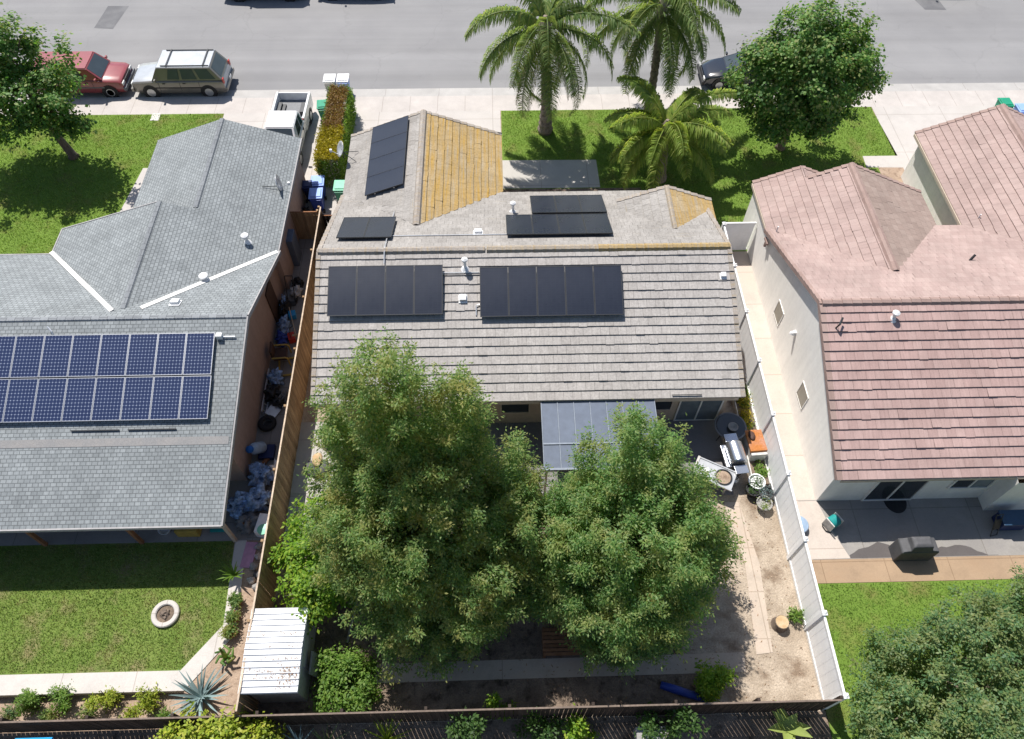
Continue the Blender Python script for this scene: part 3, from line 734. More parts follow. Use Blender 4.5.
for a, c in (((l2 - .05, 21.95, lz + .03), (-14.05, 17.45, 4.52)), ((ex, 21.8, lz + .03), (-13.05, 17.6, 4.47))):
    b.bar(a, c, .17, .02)
sub(b, 'valley_flashing', MT['wtrim'], aw)
b = MB(); b.box((-29.6, by + .04, bz + .018), (40.6, .28, .012), M=Matrix.Rotation(R(17.5), 3, 'X')); sub(b, 'stained_course', MT['rust'], ar)
b = MB()
b.bar((FAR, fy + .02, fz - .06), (l2, fy + .02, fz - .06), .05, .16); b.bar((l2 - .02, 21.9, lz - .06), (l2 - .02, 23.3, lz - .06), .05, .16); b.bar((l2, 23.3, lz - .05), (k2, 23.22, z2 - .05), .05, .14)
b.bar((l1, 29.03, lz - .09), (k1, 29.03, z1 - .09), .05, .16); b.bar((ex, 29.03, lz - .09), (k1, 29.03, z1 - .09), .05, .16)
b.bar((ex + .03, 21.8, lz - .07), (ex + .03, 29.05, lz - .07), .05, .16); b.bar((-9.28, ae, az - .06), (AX + .03, ARY, ARZ - .07), .05, .18); b.bar((AX + .03, ARY, ARZ - .07), (AX + .03, fy, fz - .07), .05, .18)
b.bar((FAR, ae - .02, az - .06), (-9.3, ae - .02, az - .06), .05, .16); b.build('fascia', MT['afascia'], ha)
w = MB(); X = -9.58
w.face([(X, 12.7, 0), (X, 22.2, 0), (X, 22.2, 2.8), (X, 21.85, 2.8), (X, ARY, ARZ - .12), (X, 12.7, 3.1)])
w.face([(FAR, 12.7, 0), (X, 12.7, 0), (X, 12.7, 3.1), (FAR, 12.7, 3.1)])
w.face([(-9.32, 22.2, 0), (-9.32, 28.75, 0), (-9.32, 28.75, 2.85), (-9.32, 22.2, 2.85)]); w.face([(X, 22.2, 0), (-9.32, 22.2, 0), (-9.32, 22.2, 2.85), (X, 22.2, 2.85)])
w.face([(-15.5, 28.75, 0), (-9.32, 28.75, 0), (-9.32, 28.75, 2.85), (k1, 28.75, 3.95), (-15.5, 28.75, 2.85)])
w.face([(-15.5, 22, 0), (-15.5, 28.75, 0), (-15.5, 28.75, 2.85), (-15.5, 22, 2.85)])
w.face([(-18.15, 22.95, 0), (-9.6, 22.95, 0), (-9.6, 22.95, 2.85), (k2, 22.95, 4.35), (-18.15, 22.95, 2.85)])
w.face([(-18.15, 21, 0), (-18.15, 22.95, 0), (-18.15, 22.95, 2.85), (-18.15, 21, 2.85)]); w.face([(FAR, 21.3, 0), (-18.15, 21.3, 0), (-18.15, 21.3, 2.85), (FAR, 21.3, 2.85)])
w.build('wall', MT['stuccop'], ha)
for x in (-16.4, -12.95, -9.6, -20.2, -24):
    b = MB(); b.box((x, 10.3, 1.17), (.12, .12, 2.34)); b.build('patio_post', MT['trim'] if x > -9.7 else MT['wood'], ha)
b = MB(); b.bar((-9.6, 10.4, 2.15), (-9.6, 12.68, 2.6), .09, .14); b.build('beam', MT['wood'], ha)
b = MB(); b.box((-9.9, 16.2, 4.52), (.2, .16, .2)); sub(b, 'junction_box', MT['wplast'], ar); b = MB(); b.path([(-9.9, 16.2, 4.47), (-9.35, 16.2, 4.47), (-9.35, 16.2, 4.4)], .03, 6); b.path([(-15.8, 16.3, 4.4), (-15.85, 16.45, 4.62), (-16.0, 16.6, 4.72)], .03, 6); sub(b, 'conduit', MT['galv'], ar)
for x in (-13.9, -11.95):
    b = MB(); b.box((x, 13.05, 3.42), (1.65, .035, .05), M=Matrix.Rotation(R(17), 3, 'X')); sub(b, 'roof_slot', MT['dmetal'], ar)
vent_pipe(aw, -10.27, 22.0, 3.25, .4, .07); vent_pipe(aw, -11.37, 19.6, 3.62, .3, .08); turtle_vent(af, -11.9, 17.9, 4.32, R(-21), s=.4)
window_on(ha, 'x', 12.7, -13.1, -11.1, .1, 2.1, -1, 2, 'glass', 'wtrim', name='sliding_door'); window_on(ha, 'x', 12.7, -16.2, -14.6, .9, 2.1, -1, 2, 'glass', 'wtrim')
b = MB(); b.box((X + .03, 20.6, 1.02), (.05, .9, 2.04)); b.build('side_door', MT['brownp'], ha)
va = Vector((0, 1, .325)).normalized(); zar = lambda y: bz + (y - by) * (ARZ - bz) / (ARY - by) + .13
for r_, y0 in ((0, 14.84), (1, 13.32)):
    for i in range(8):
        x = -10.04 - 1.0 * (i + 1) + (.02 if r_ else 0)
        solar('solar_panel', (x, y0, zar(y0)), (1, 0, 0), va, .985, 1.55, 'sblue', 'sframe', (8, 12), ORD[i] + ' blue gridded solar panel from the side yard, %s row on grey shingles' % ('upper' if r_ == 0 else 'lower'), 'blue gridded panels on the shingle roof', .022)

# ------------------------------------------------------------------ right house (red tile)
hc = thing('house', 'cream white house with red concrete tile roof beside the white vinyl fence', 'house', (18, 18, 0))
CX, CE, CEZ, CR, CRZ, CF = 11.81, 11.05, 2.47, 16.9, 5.02, 23.1
cr_ = roof_part('rear_roof', hc, MT['red'], [[(CX, CE, CEZ), (45, CE + .1, CEZ), (45, CR, CRZ), (CX, CR, CRZ)]], t=.045)
cf_ = roof_part('front_roof', hc, MT['redf'], [[(CX, CR, CRZ), (45, CR, CRZ), (45, CF, 2.54), (CX, CF, 2.54)]], t=.03)
kx, kz = 15.62, 4.15
cw = roof_part('wing_roof', hc, MT['redf'], [[(11.88, 26.05, 2.5), (13.88, 26.05, 3.38), (13.88, 25.3, 3.38), (kx, 25.3, kz), (kx, 19.0, kz), (11.88, 23.0, 2.5)], [(13.88, 26.05, 3.38), (15.0, 26.05, 2.9), (15.0, 24.6, 2.9), (13.88, 24.6, 3.38)]], t=.04)
cwb = roof_part('wing_roof', hc, MT['redb'], [[(19.4, 25.3, 2.5), (19.4, 23.05, 2.5), (kx, 19.0, kz), (kx, 25.3, kz)]], t=.035); cwb['label'] = 'weathered brown slope of the wing roof'
cg = roof_part('garage_roof', hc, MT['redf'], [[(20.55, 29.4, 2.5), (24.0, 29.4, 4.02), (24.0, 19.3, 4.02), (20.55, 23.1, 2.5)], [(27.5, 29.4, 2.5), (27.5, 23.1, 2.5), (24.0, 19.3, 4.02), (24.0, 29.4, 4.02)]], t=.04)
b = MB(); caps(b, (CX, CR, CRZ), (45, CR, CRZ)); rake(b, (CX, CE, CEZ), (CX, CR, CRZ), .2, .14, m=0); rake(b, (CX, 23.0, 2.58), (CX, CR, CRZ), .14, .14); sub(b, 'ridge_cap', MT['redcap'], cr_)
b = MB(); caps(b, (kx, 25.3, kz), (kx, 19.1, kz)); sub(b, 'ridge_cap', MT['redcap'], cw)
b = MB(); rake(b, (13.95, 25.28, 3.42), (kx, 25.28, kz)); rake(b, (19.4, 25.28, 2.5), (kx, 25.28, kz)); sub(b, 'rake_tiles', MT['redcap'], cw)
b = MB(); rake(b, (11.88, 26.03, 2.5), (13.88, 26.03, 3.38)); rake(b, (15.0, 26.03, 2.9), (13.88, 26.03, 3.38)); sub(b, 'rake_tiles', MT['redcap'], cw)
b = MB(); caps(b, (24.0, 29.4, 4.02), (24.0, 19.4, 4.02)); rake(b, (20.55, 29.38, 2.5), (24, 29.38, 4.02)); rake(b, (27.5, 29.38, 2.5), (24, 29.38, 4.02)); sub(b, 'ridge_cap', MT['redcap'], cg)
b = MB(); b.box((11.87, 24.5, 2.43), (.06, 3.0, .14)); b.box((20.53, 26.2, 2.43), (.06, 6.3, .14)); b.box((28, CE + .0, CEZ - .11), (32.2, .04, .14)); b.build('fascia', MT['trim'], hc)
w = MB(); X = 11.925
w.face([(X, 11.37, 0), (X, 25.7, 0), (X, 25.7, 2.5), (X, 22.9, 2.5), (X, CR, CRZ - .1), (X, 11.37, 2.55)])
w.face([(X, 11.37, 0), (18.1, 11.37, 0), (18.1, 11.37, 2.5), (X, 11.37, 2.5)]); w.face([(18.1, 10.85, 0), (18.1, 11.37, 0), (18.1, 11.37, 2.5), (18.1, 10.85, 2.38)]); w.face([(18.1, 10.85, 0), (45, 10.85, 0), (45, 10.85, 2.36), (18.1, 10.85, 2.36)])
w.face([(X, 25.7, 0), (19.1, 25.0, 0), (19.1, 25.0, 2.5), (kx, 25.1, 4.05), (X, 25.7, 2.5)]); w.face([(19.1, 22.5, 0), (19.1, 25, 0), (19.1, 25, 2.5), (19.1, 22.5, 2.5)])
w.face([(19.1, 22.6, 0), (20.9, 22.6, 0), (20.9, 22.6, 2.5), (19.1, 22.6, 2.5)])
w.face([(20.85, 22, 0), (20.85, 29.1, 0), (20.85, 29.1, 2.6), (20.85, 22, 2.6)]); w.face([(20.85, 29.1, 0), (27.2, 29.1, 0), (27.2, 29.1, 2.6), (24, 29.1, 3.9), (20.85, 29.1, 2.6)])
w.build('wall', MT['stuccow'], hc)
for y0 in (14.85, 18.95): window_on(hc, 'y', X, y0, y0 + .75, .95, 1.75, -1, 1, 'dglass', 'stuccow', .03, dep=.03)
window_on(hc, 'x', 11.37, 13.68, 15.45, .08, 2.05, -1, 2, 'glass', 'wtrim', name='back_door'); window_on(hc, 'x', 11.37, 16.5, 17.9, 1.0, 2.0, -1, 2, ('glass', 'bglass'), 'wtrim')
b = MB(); b.lathe([(.05, 0), (.09, -.06), (.05, -.18)], (16.25, 11.28, 2.0), 10); b.build('wall_lamp', MT['dmetal'], hc)
b = MB(); b.box((11.87, 17.6, 2.25), (.1, .14, .2)); b.lathe([(.05, -.1), (.1, -.02), (.06, .06)], (11.78, 17.6, 2.25), 10); b.build('wall_lamp', MT['wplast'], hc)
b = MB(); b.box((11.79, 22.5, 2.36), (.1, .4, .1)); b.box((11.79, 22.5, 2.2), (.09, .09, .3)); b.build('gutter_end', MT['redcap'], hc)
vent_pipe(cr_, 14.34, 16.31, 4.74, .35, .06); b = MB(); b.path([(12.2, 16.0, 4.6), (12.25, 15.95, 4.95), (12.4, 16.2, 5.0)], .04, 6); sub(b, 'conduit', MT['dmetal'], cr_)
b = MB(); b.path([(19.0, 19.9, 3.8), (19.15, 20.0, 4.05)], .05, 8); sub(b, 'vent_pipe', MT['dmetal'], cf_); b = MB(); b.path([(12.17, 22.73, 2.6), (12.17, 22.73, 3.0)], .03, 6); b.path([(21.2, 23.3, 2.7), (21.2, 23.3, 3.0)], .03, 6); sub(b, 'vent_pipe', MT['wplast'], cw)
# ------------------------------------------------------------------ fences
def vinyl_fence(x, ys, h, label):
    t = thing('vinyl_fence', label, 'fence', (x, ys[0], 0))
    for i, y in enumerate(ys):
        p = MB(); p.box((x, y, (h + .05) / 2), (.13, .13, h + .05)); po = p.build('post', MT['vinyl'], t)
        c = MB(); c.box((x, y, h + .06), (.16, .16, .04)); c.lathe([(.10, 0), (.02, .07)], (x, y, h + .075), 4); sub(c, 'post_cap', MT['vinylc'], po)
    for a, c in zip(ys, ys[1:]):
        p = MB(); n = int((c - a - .13) / .15); wd = (c - a - .13) / n
        for k in range(n): p.box((x, a + .065 + wd * (k + .5), h / 2), (.035 if k % 2 else .029, wd, h - .16))
        pn = p.build('panel', MT['vinyl'], t)
        for zz, hh in ((h - .05, .1), (.1, .14)):
            r = MB(); r.box((x, (a + c) / 2, zz), (.07, c - a - .13, hh)); sub(r, 'rail', MT['vinylc'], pn)
    return t
vinyl_fence(10.37, [4.22, 6.70, 9.18, 11.66, 14.13, 16.6, 19.08, 21.6, 24.1], 1.8, 'long white vinyl privacy fence between the dirt yard and the cream house')
g = thing('vinyl_gate', 'white vinyl gate panel closing the side walk of the cream house', 'gate', (11.15, 24.18, 0))
p = MB()
for k in range(9): p.box((10.5 + .15 * k + .05, 24.18, .9), (.148, .03 + .008 * (k % 2), 1.68))
pn = p.build('panel', MT['vinyl'], g)
for zz in (.1, 1.77):
    p = MB(); p.box((11.15, 24.18, zz), (1.42, .07, .1)); sub(p, 'rail', MT['vinylc'], pn)

def board_fence(name, a, b, h, mat, capm, label, rails_side=1, wob=.012, seed=1, bw=.14, gap=.012, capw=.055):
    rnd = random.Random(seed); a = Vector(a); b = Vector(b); d = b - a; L = d.length; d.normalize(); s = Vector((-d.y, d.x, 0)) * rails_side
    t = thing(name, label, 'fence', (a.x, a.y, 0)); ang = math.atan2(d.y, d.x)
    m = MB(); k = 0
    while (k + 1) * bw <= L:
        c = a + d * (bw * (k + .5)) + s * rnd.uniform(-wob, wob) * .5; hh = h * rnd.uniform(.985, 1.005) - .02
        m.box((c.x, c.y, hh / 2), (bw - gap, .018, hh), rz=ang + rnd.uniform(-.02, .02)); k += 1
    m.build('boards', MT[mat], t)
    for zz in (.35, 1.45):
        r = MB(); c = (a + b) / 2 + s * .04; r.box((c.x, c.y, zz), (L, .05, .09), rz=ang); r.build('rail', MT[mat], t)
    r = MB(); c = (a + b) / 2; r.box((c.x, c.y, h + .005), (L, capw, .03), rz=ang); r.build('cap_rail', MT[capm], t)
    n = max(1, int(L / 2.4))
    for i in range(n + 1):
        c = a + d * (L * i / n) + s * .08; r = MB(); r.box((c.x, c.y, (h + .04) / 2), (.09, .09, h + .04), rz=ang); r.build('post', MT[mat], t)
    return t
board_fence('wood_fence', (-7.88, 4.2, 0), (-7.88, 25.3, 0), 2.04, 'fence', 'fencecap', 'long brown board fence between the cluttered side yard and the tile-roofed house', 1, seed=3)
board_fence('wood_fence', (-40, 4.12, 0), (10.25, 4.12, 0), 1.76, 'dfence', 'dcap', 'dark board fence running along the bottom of all the back yards', 1, seed=5, gap=.02, capw=.05)
board_fence('wood_gate', (-9.55, 25.3, 0), (-8.1, 25.3, 0), 1.75, 'fence', 'wood', 'brown board gate closing the cluttered side yard towards the driveway', 1, seed=8)
board_fence('wood_gate', (-7.85, 25.1, 0), (-6.65, 25.1, 0), 1.7, 'dfence', 'wood', 'dark board gate beside the corner of the tile-roofed house', 1, seed=9)

# ------------------------------------------------------------------ foliage
def unit(v): return v / np.linalg.norm(v, axis=1, keepdims=True)
def foliage(name, lobes, nclump, per, leaf, cr, mat, parent, seed, droop=.3, shell=.72, out=.5, squash=.8, bumpy=.22, fan=True, zmin=0.0, plume=None, up=.5):
    """lobes: (x,y,z,rx,ry,rz); sprays of small leaf faces spread through each lobe's volume.
    plume = (length, radius, clumps per spray): clumps gathered into sprays that point outwards and leave gaps between them"""
    rng = np.random.default_rng(seed); Q = []
    W = np.array([(l[3] * l[4] * l[5]) for l in lobes], float) ** .7; W /= W.sum()
    for l, wt in zip(lobes, W):
        n = max(3, int(nclump * wt))
        np_ = max(1, n // plume[2]) if plume else n
        D = unit(rng.normal(size=(np_, 3)))
        ph = rng.uniform(0, 6.28, (6, 3)); fr = rng.uniform(1.2, 4.5, (6, 3)); nz = np.zeros(np_)
        for k in range(6): nz += np.sin(D[:, 0] * fr[k, 0] * 2 + ph[k, 0]) * np.sin(D[:, 1] * fr[k, 1] * 2 + ph[k, 1]) * np.cos(D[:, 2] * fr[k, 2] * 2 + ph[k, 2])
        rf = (shell + (1 - shell) * rng.random(np_) ** .6) * (1 + bumpy * nz * .6) * np.where(rng.random(np_) < .15, rng.uniform(.3, .9, np_), 1)
        C = np.array(l[:3]) + D * np.array(l[3:6]) * rf[:, None]
        if plume:
            pl, pr, pn = plume; ps = rng.uniform(.6, 1.35, np_)
            U = unit(D * .8 + np.array([0, 0, up]) + rng.normal(size=(np_, 3)) * .3)
            ip = np.repeat(np.arange(np_), pn); tt = rng.random(len(ip)) ** .8
            C = C[ip] - U[ip] * (pl * .6 * ps[ip])[:, None] + U[ip] * (tt * pl * ps[ip])[:, None]
            RD = rng.normal(size=(len(ip), 3)) * (pr * ps[ip] * (1.05 - .8 * tt))[:, None] * .55; C = C + RD
            D = unit(U[ip] * .6 + unit(RD + 1e-6) * .6 + D[ip] * .45)
        ok = C[:, 2] > zmin + .04; C = C[ok]; D = D[ok]; n = len(C)
        if n == 0: continue
        m = rng.integers(int(per * .5), int(per * 1.5) + 1, n); idx = np.repeat(np.arange(n), m); N = len(idx)
        sz = rng.uniform(.6, 1.35, n)[idx]
        off = rng.normal(size=(N, 3)) * .5 * cr * sz[:, None]; off[:, 2] *= squash
        P = C[idx] + off
        A = unit(D[idx] * out + unit(off + 1e-6) * (.9 if fan else .2) + rng.normal(size=(N, 3)) * .55 + np.array([0, 0, -droop]))
        Nn = unit(D[idx] * .75 + rng.normal(size=(N, 3)) * .38 + np.array([-.08, .2, .55]))
        A = unit(A - Nn * (A * Nn).sum(1)[:, None] + 1e-6); B = np.cross(Nn, A)
        s = rng.uniform(.65, 1.35, N)[:, None]; Lh = leaf[0] * s; Wh = leaf[1] * s / 2
        v0 = P; v1 = P + A * Lh * .45 + B * Wh; v2 = P + A * Lh; v3 = P + A * Lh * .45 - B * Wh
        Q.append(np.stack((v0, v1, v2, v3), 1))
    V = np.concatenate(Q); V[:, :, 2] = np.maximum(V[:, :, 2], zmin + .02)
    return fast_mesh(name, V, 4, mat, parent)
def trunk_of(t, base, forks, r0, mat='bark', seed=0, extra=2, zf=.35):
    rnd = random.Random(seed); m = MB(); bx, by_, bz_ = base
    top = Vector((sum(f[0] for f in forks) / len(forks) * .35 + bx * .65, sum(f[1] for f in forks) / len(forks) * .35 + by_ * .65, max(f[2] for f in forks) * zf))
    m.path([(bx, by_, -.05), (bx, by_, .12), Vector((bx, by_, 0)).lerp(top, .5) + Vector((rnd.uniform(-.08, .08), 0, 0)), top], [r0 * 1.7, r0 * 1.1, r0 * .92, r0 * .8], 10)
    for f in forks:
        f = Vector(f[:3]); mid = top.lerp(f, .5) + Vector((rnd.uniform(-.25, .25), rnd.uniform(-.25, .25), rnd.uniform(-.1, .3)))
        m.path([top - Vector((0, 0, .05)), mid, f], [r0 * .55, r0 * .35, r0 * .12], 7)
        for _ in range(extra):
            e = f + Vector((rnd.uniform(-1, 1), rnd.uniform(-1, 1), rnd.uniform(-.2, .9))); s_ = mid.lerp(f, rnd.uniform(.1, .7)); m.path([s_, s_.lerp(e, .55) + Vector((0, 0, .1)), e], [r0 * .2, r0 * .13, r0 * .05], 5)
    return m.build('trunk', MT[mat], t, smooth=True)
LM = dict(
    elm=leaf_mat('olive leaves', [(.07, .142, .044), (.108, .205, .058), (.15, .26, .074), (.205, .30, .09), (.28, .315, .115)], .55, .5, (.37, .32, .11), (1.75, 1.7, .85)),
    elm2=leaf_mat('green leaves', [(.066, .15, .05), (.102, .213, .064), (.142, .262, .08), (.192, .305, .096), (.26, .32, .12)], .55, .5, (.34, .32, .11), (1.75, 1.75, .9)),
    maple=leaf_mat('maple leaves', [(0.048, 0.131, 0.028), (0.076, 0.179, 0.039), (0.117, 0.241, 0.052), (0.193, 0.310, 0.083), (0.304, 0.317, 0.131)], .45),
    citrus=leaf_mat('bright citrus leaves', [(0.083, 0.182, 0.013), (0.132, 0.259, 0.018), (0.198, 0.330, 0.024), (0.297, 0.374, 0.044)], .45),
    shrub=leaf_mat('shrub leaves', [(0.072, 0.154, 0.020), (0.110, 0.215, 0.030), (0.154, 0.264, 0.042), (0.209, 0.297, 0.061)], .45),
    blue=leaf_mat('blue green leaves', [(.055, .13, .055), (.085, .18, .075), (.125, .22, .085), (.17, .25, .085), (.23, .26, .095)], .45, .5, (.22, .23, .08)),
    yel=leaf_mat('yellow green leaves', [(.13, .20, .014), (.21, .28, .02), (.29, .345, .032), (.36, .36, .055)], .32),
    gold=leaf_mat('golden leaves', [(.27, .25, .014), (.38, .33, .022), (.42, .35, .03), (.24, .20, .025)], .3),
    redhedge=leaf_mat('reddish hedge leaves', [(.18, .09, .045), (.25, .145, .07), (.23, .17, .045), (.31, .22, .08)], .25),
    dark=leaf_mat('dark green leaves', [(0.033, 0.083, 0.018), (0.055, 0.121, 0.026), (0.088, 0.160, 0.037)], .45),
    palm=leaf_mat('palm leaflets', [(.12, .20, .065), (.165, .25, .085), (.215, .285, .105), (.29, .315, .13)], .5),
    palmy=leaf_mat('yellow palm leaflets', [(.17, .27, .055), (.245, .345, .075), (.31, .39, .10), (.39, .41, .13)], .5),
    dead=leaf_mat('dead palm leaflets', [(.22, .17, .06), (.28, .22, .10), (.17, .16, .055)], .2),
    agave=leaf_mat('agave leaves', [(.16, .23, .23), (.21, .29, .30), (.14, .21, .20)], .1),
    banana=leaf_mat('broad pale leaves', [(.24, .33, .075), (.33, .40, .11), (.20, .30, .055)], .35),
)
def tree(name, label, base, lobes, n, per, leaf, cr, lm, r0, seed, group=None, **k):
    t = thing(name, label, 'tree', (base[0], base[1], 0), 0, group)
    trunk_of(t, base, [(l[0], l[1], l[2]) for l in lobes[:7]], r0, seed=seed, zf=k.pop('zf', .35))
    c = foliage('crown', lobes, n, per, leaf, cr, LM[lm], t, seed, **k)
    return t
# the two big fine-leaved yard trees
T1 = [(-3.05, 10.6, 8.0, 1.05, 1.0, 3.2), (-1.2, 10.5, 7.3, .8, .85, 2.7), (-4.45, 10.6, 6.5, .6, .6, 2.1), (-4.0, 9.6, 4.6, 1.4, 1.4, 2.0), (-2.6, 8.8, 5.0, 2.1, 1.8, 2.5), (.1, 9.1, 4.2, 1.3, 1.5, 1.9), (-.9, 7.8, 3.4, 1.9, 1.7, 1.9), (-2.9, 7.4, 3.0, 1.5, 1.4, 1.8), (-1.8, 6.6, 2.0, 1.8, 1.2, 1.2), (-2.2, 9.7, 6.3, 1.3, 1.2, 1.8), (-4.4, 8.7, 3.2, 1.2, 1.2, 1.5), (.5, 8.0, 2.7, 1.3, 1.4, 1.6), (.15, 10.0, 4.8, 1.05, 1.1, 1.7)]
tree('shade_tree', 'tallest olive green fine-leaved tree with two pointed tops rising past the patio cover', (-2.2, 8.2, 0), T1, 23000, 16, (.10, .042), .20, 'elm', .22, 11, droop=.35, bumpy=.3, plume=(1.5, .30, 18), up=1.3, shell=.8)
T2 = [(3.9, 10.0, 5.4, 1.6, 1.3, 2.1), (5.15, 9.5, 4.3, 1.2, 1.2, 1.8), (2.6, 9.2, 4.1, 1.2, 1.3, 1.5), (4.4, 8.2, 4.5, 2.2, 1.7, 2.1), (5.7, 8.3, 2.9, 1.3, 1.3, 1.5), (3.2, 7.3, 3.0, 1.8, 1.5, 1.8), (4.6, 6.9, 2.4, 1.6, 1.2, 1.5), (2.0, 7.9, 2.8, 1.1, 1.2, 1.5), (3.8, 6.1, 1.8, 1.3, .9, 1.1), (6.9, 8.7, 2.0, .8, .8, .9)]
tree('shade_tree', 'rounded fine-leaved green tree in front of the dirt patch and barbecue', (4.2, 7.7, 0), T2, 16000, 16, (.10, .042), .20, 'elm2', .2, 12, droop=.35, bumpy=.28, plume=(1.3, .30, 18), up=1.2, shell=.8)
CT = [(-6.1, 10.2, 1.5, 1.1, 1.0, .9), (-5.4, 9.2, 2.0, 1.4, 1.1, 1.0), (-6.5, 8.8, 1.4, 1.1, 1.0, .8), (-5.2, 8.2, 1.5, 1.0, .8, .7), (-6.3, 7.7, 1.7, .8, .7, .6)]
tree('citrus_tree', 'low bright green citrus tree against the board fence by the white shed', (-5.7, 8.3, 0), CT, 1500, 13, (.14, .08), .24, 'citrus', .1, 13, droop=.1, plume=(.5, .35, 9), up=.4)
# street trees
SL = [(-23.4, 33.0, 6.8, 1.2, 1.1, 1.1), (-25.0, 33.4, 6.4, 1.6, 1.4, 1.3), (-21.9, 32.0, 6.2, .8, .8, .8), (-21.9, 31.3, 3.9, 2.1, 1.9, 1.5), (-24.0, 31.5, 4.4, 1.9, 1.9, 1.6), (-22.8, 32.0, 5.4, 1.9, 1.7, 1.2), (-20.6, 31.2, 4.6, .9, .9, .9), (-19.4, 31.3, 5.7, .4, .45, .9), (-20.7, 30.6, 3.0, 1.1, 1.1, .9), (-24.8, 31.0, 3.0, 1.4, 1.2, 1.0), (-22.3, 30.5, 2.8, 1.4, .9, .8)]
tree('street_tree', 'broad-leaved street tree hiding the back of the red car', (-21.75, 31.4, 0), SL, 2500, 11, (.16, .125), .28, 'maple', .2, 14, bumpy=.3, droop=.15, plume=(.7, .5, 12), up=.2, zf=.3)
SR = [(14.9, 31.2, 4.8, 2.6, 2.2, 2.2), (13.4, 31.3, 4.2, 1.9, 1.7, 1.7), (16.5, 31.2, 4.7, 1.8, 1.7, 1.7), (15.1, 31.5, 6.3, 2.0, 1.8, 1.3), (14.6, 30.4, 2.8, 1.8, 1.2, .9), (15.9, 30.6, 3.0, 1.5, 1.2, .9)]
tree('street_tree', 'dense round dark green street tree shading the front lawn beside the dark car', (15.15, 31.44, 0), SR, 4600, 11, (.15, .12), .28, 'maple', .19, 15, bumpy=.25, droop=.15, plume=(.7, .5, 12), up=.25, zf=.3)
# neighbour's large shrub, near corner
BC = [(15.2, 5.6, 1.9, 1.9, 1.5, 1.5), (13.2, 4.9, 1.6, 1.6, 1.4, 1.3), (17.3, 5.9, 2.0, 1.8, 1.5, 1.5), (14.6, 3.6, 2.2, 2.1, 1.6, 1.5), (11.9, 3.6, 1.2, 1.3, 1.1, 1.0), (16.8, 3.9, 2.4, 2.0, 1.7, 1.7), (13.2, 2.6, 1.8, 1.7, 1.3, 1.2), (18.3, 4.6, 1.8, 1.3, 1.3, 1.3), (15.6, 2.2, 2.4, 2.0, 1.4, 1.3), (16.0, 6.6, 1.4, .8, .7, 1.1), (18.0, 6.8, 1.4, .7, .6, 1.0), (12.6, 5.9, .9, .5, .5, .7)]
tree('broadleaf_tree', 'wide blue green broad-leaved tree spreading over the lawn of the cream house', (15.0, 4.2, 0), BC, 6800, 13, (.105, .05), .18, 'blue', .14, 16, droop=-.1, bumpy=.3, zf=.25, plume=(.6, .3, 9), up=.6)

def shrub(label, x, y, r, h, lm, seed, n=90, per=16, leaf=(.12, .06), cr=.2, group=None, name='shrub', z0=0.0, cat='shrub', lobes=None):
    t = thing(name, label, cat, (x, y, z0), 0, group)
    m = MB(); rnd = random.Random(seed)
    for k in range(5):
        a = rnd.uniform(0, 6.28); m.path([(x, y, z0 - .02), (x + math.cos(a) * r * .35, y + math.sin(a) * r * .35, z0 + h * .45), (x + math.cos(a) * r * .6, y + math.sin(a) * r * .6, z0 + h * .75)], [.03, .022, .01], 5)
    o = m.build('stems', MT['bark'], t); o.location = -t.location
    f = foliage('foliage', lobes or [(x, y, z0 + h * .52, r * .92, r * .92, h * .5)], n, per, leaf, cr, LM[lm], t, seed, droop=-.1, bumpy=.3, zmin=z0, plume=(h * .35, r * .32, 6) if r > .3 else None)
    return t
shrub('round bright green shrub between the white shed and the bare dirt', -5.05, 5.25, 1.0, 1.3, 'shrub', 21, 420, 16, (.11, .06), .2)
shrub('small round green shrub at the end of the garden path', 6.75, 4.95, .55, .95, 'citrus', 22, 170, 16, (.11, .05), .17)
shrub('yellow green shrub growing past the rear fence below the shed', -8.5, 3.55, 1.3, 1.9, 'yel', 23, 420, 15, (.13, .08), .2, lobes=[(-9.4, 3.5, 1.2, .8, .7, .75), (-8.3, 3.5, 1.35, .9, .7, .75), (-7.4, 3.4, 1.1, .7, .6, .7)])
for i, (x, lm, lb) in enumerate(((-15.25, 'shrub', 'rounded dark green bush in the far end of the planter strip'), (-14.15, 'shrub', 'loose light green bush in the planter strip'), (-12.85, 'yel', 'wide golden variegated bush in the planter strip'), (-11.5, 'yel', 'round golden variegated bush in the planter strip nearest the agave'))):
    shrub(lb, x, 5.02, .34 if i != 2 else .4, .78, lm, 30 + i, 90, 14, (.09, .035), .13, 'bushes in the planter strip', 'planter_bush', -.33, 'bush')
for i, (x, y) in enumerate(((-15.9, 4.75), (-13.4, 4.7), (-12.0, 4.6), (-10.9, 4.55), (-14.6, 4.6))):
    shrub(['small grey green tuft near the rear fence, farthest from the shed', 'low spiky tuft near the rear fence under the light green bush', 'small yellowish tuft near the rear fence between the golden bushes', 'low green tuft near the rear fence under the round golden bush', 'low dry tuft near the rear fence under the dark green bush'][i], x, y, .2, .26, ['blue', 'elm', 'yel', 'shrub', 'elm'][i], 40 + i, 26, 12, (.12, .03), .12, 'low tufts in the planter strip', 'tuft', -.33, 'plant')
shrub('dark leafy fern-like bush beside the small yellow gable', 9.95, 24.5, .6, .8, 'dark', 47, 120, 14, (.2, .05), .2)
shrub('green weeds at the foot of the white fence beside the tree stump', 10.05, 7.1, .22, .4, 'shrub', 48, 30, 12, (.12, .04), .1, name='weeds', cat='weeds')
shrub('leafy green edge of the raised bed beside the white fence', 10.0, 15.2, .3, .45, 'shrub', 49, 90, 14, (.1, .05), .12, name='bed_plant', cat='plant', lobes=[(10.0, 15.9, .2, .22, .55, .22), (9.97, 14.8, .18, .2, .35, .18), (10.05, 12.6, .2, .2, .5, .2)])
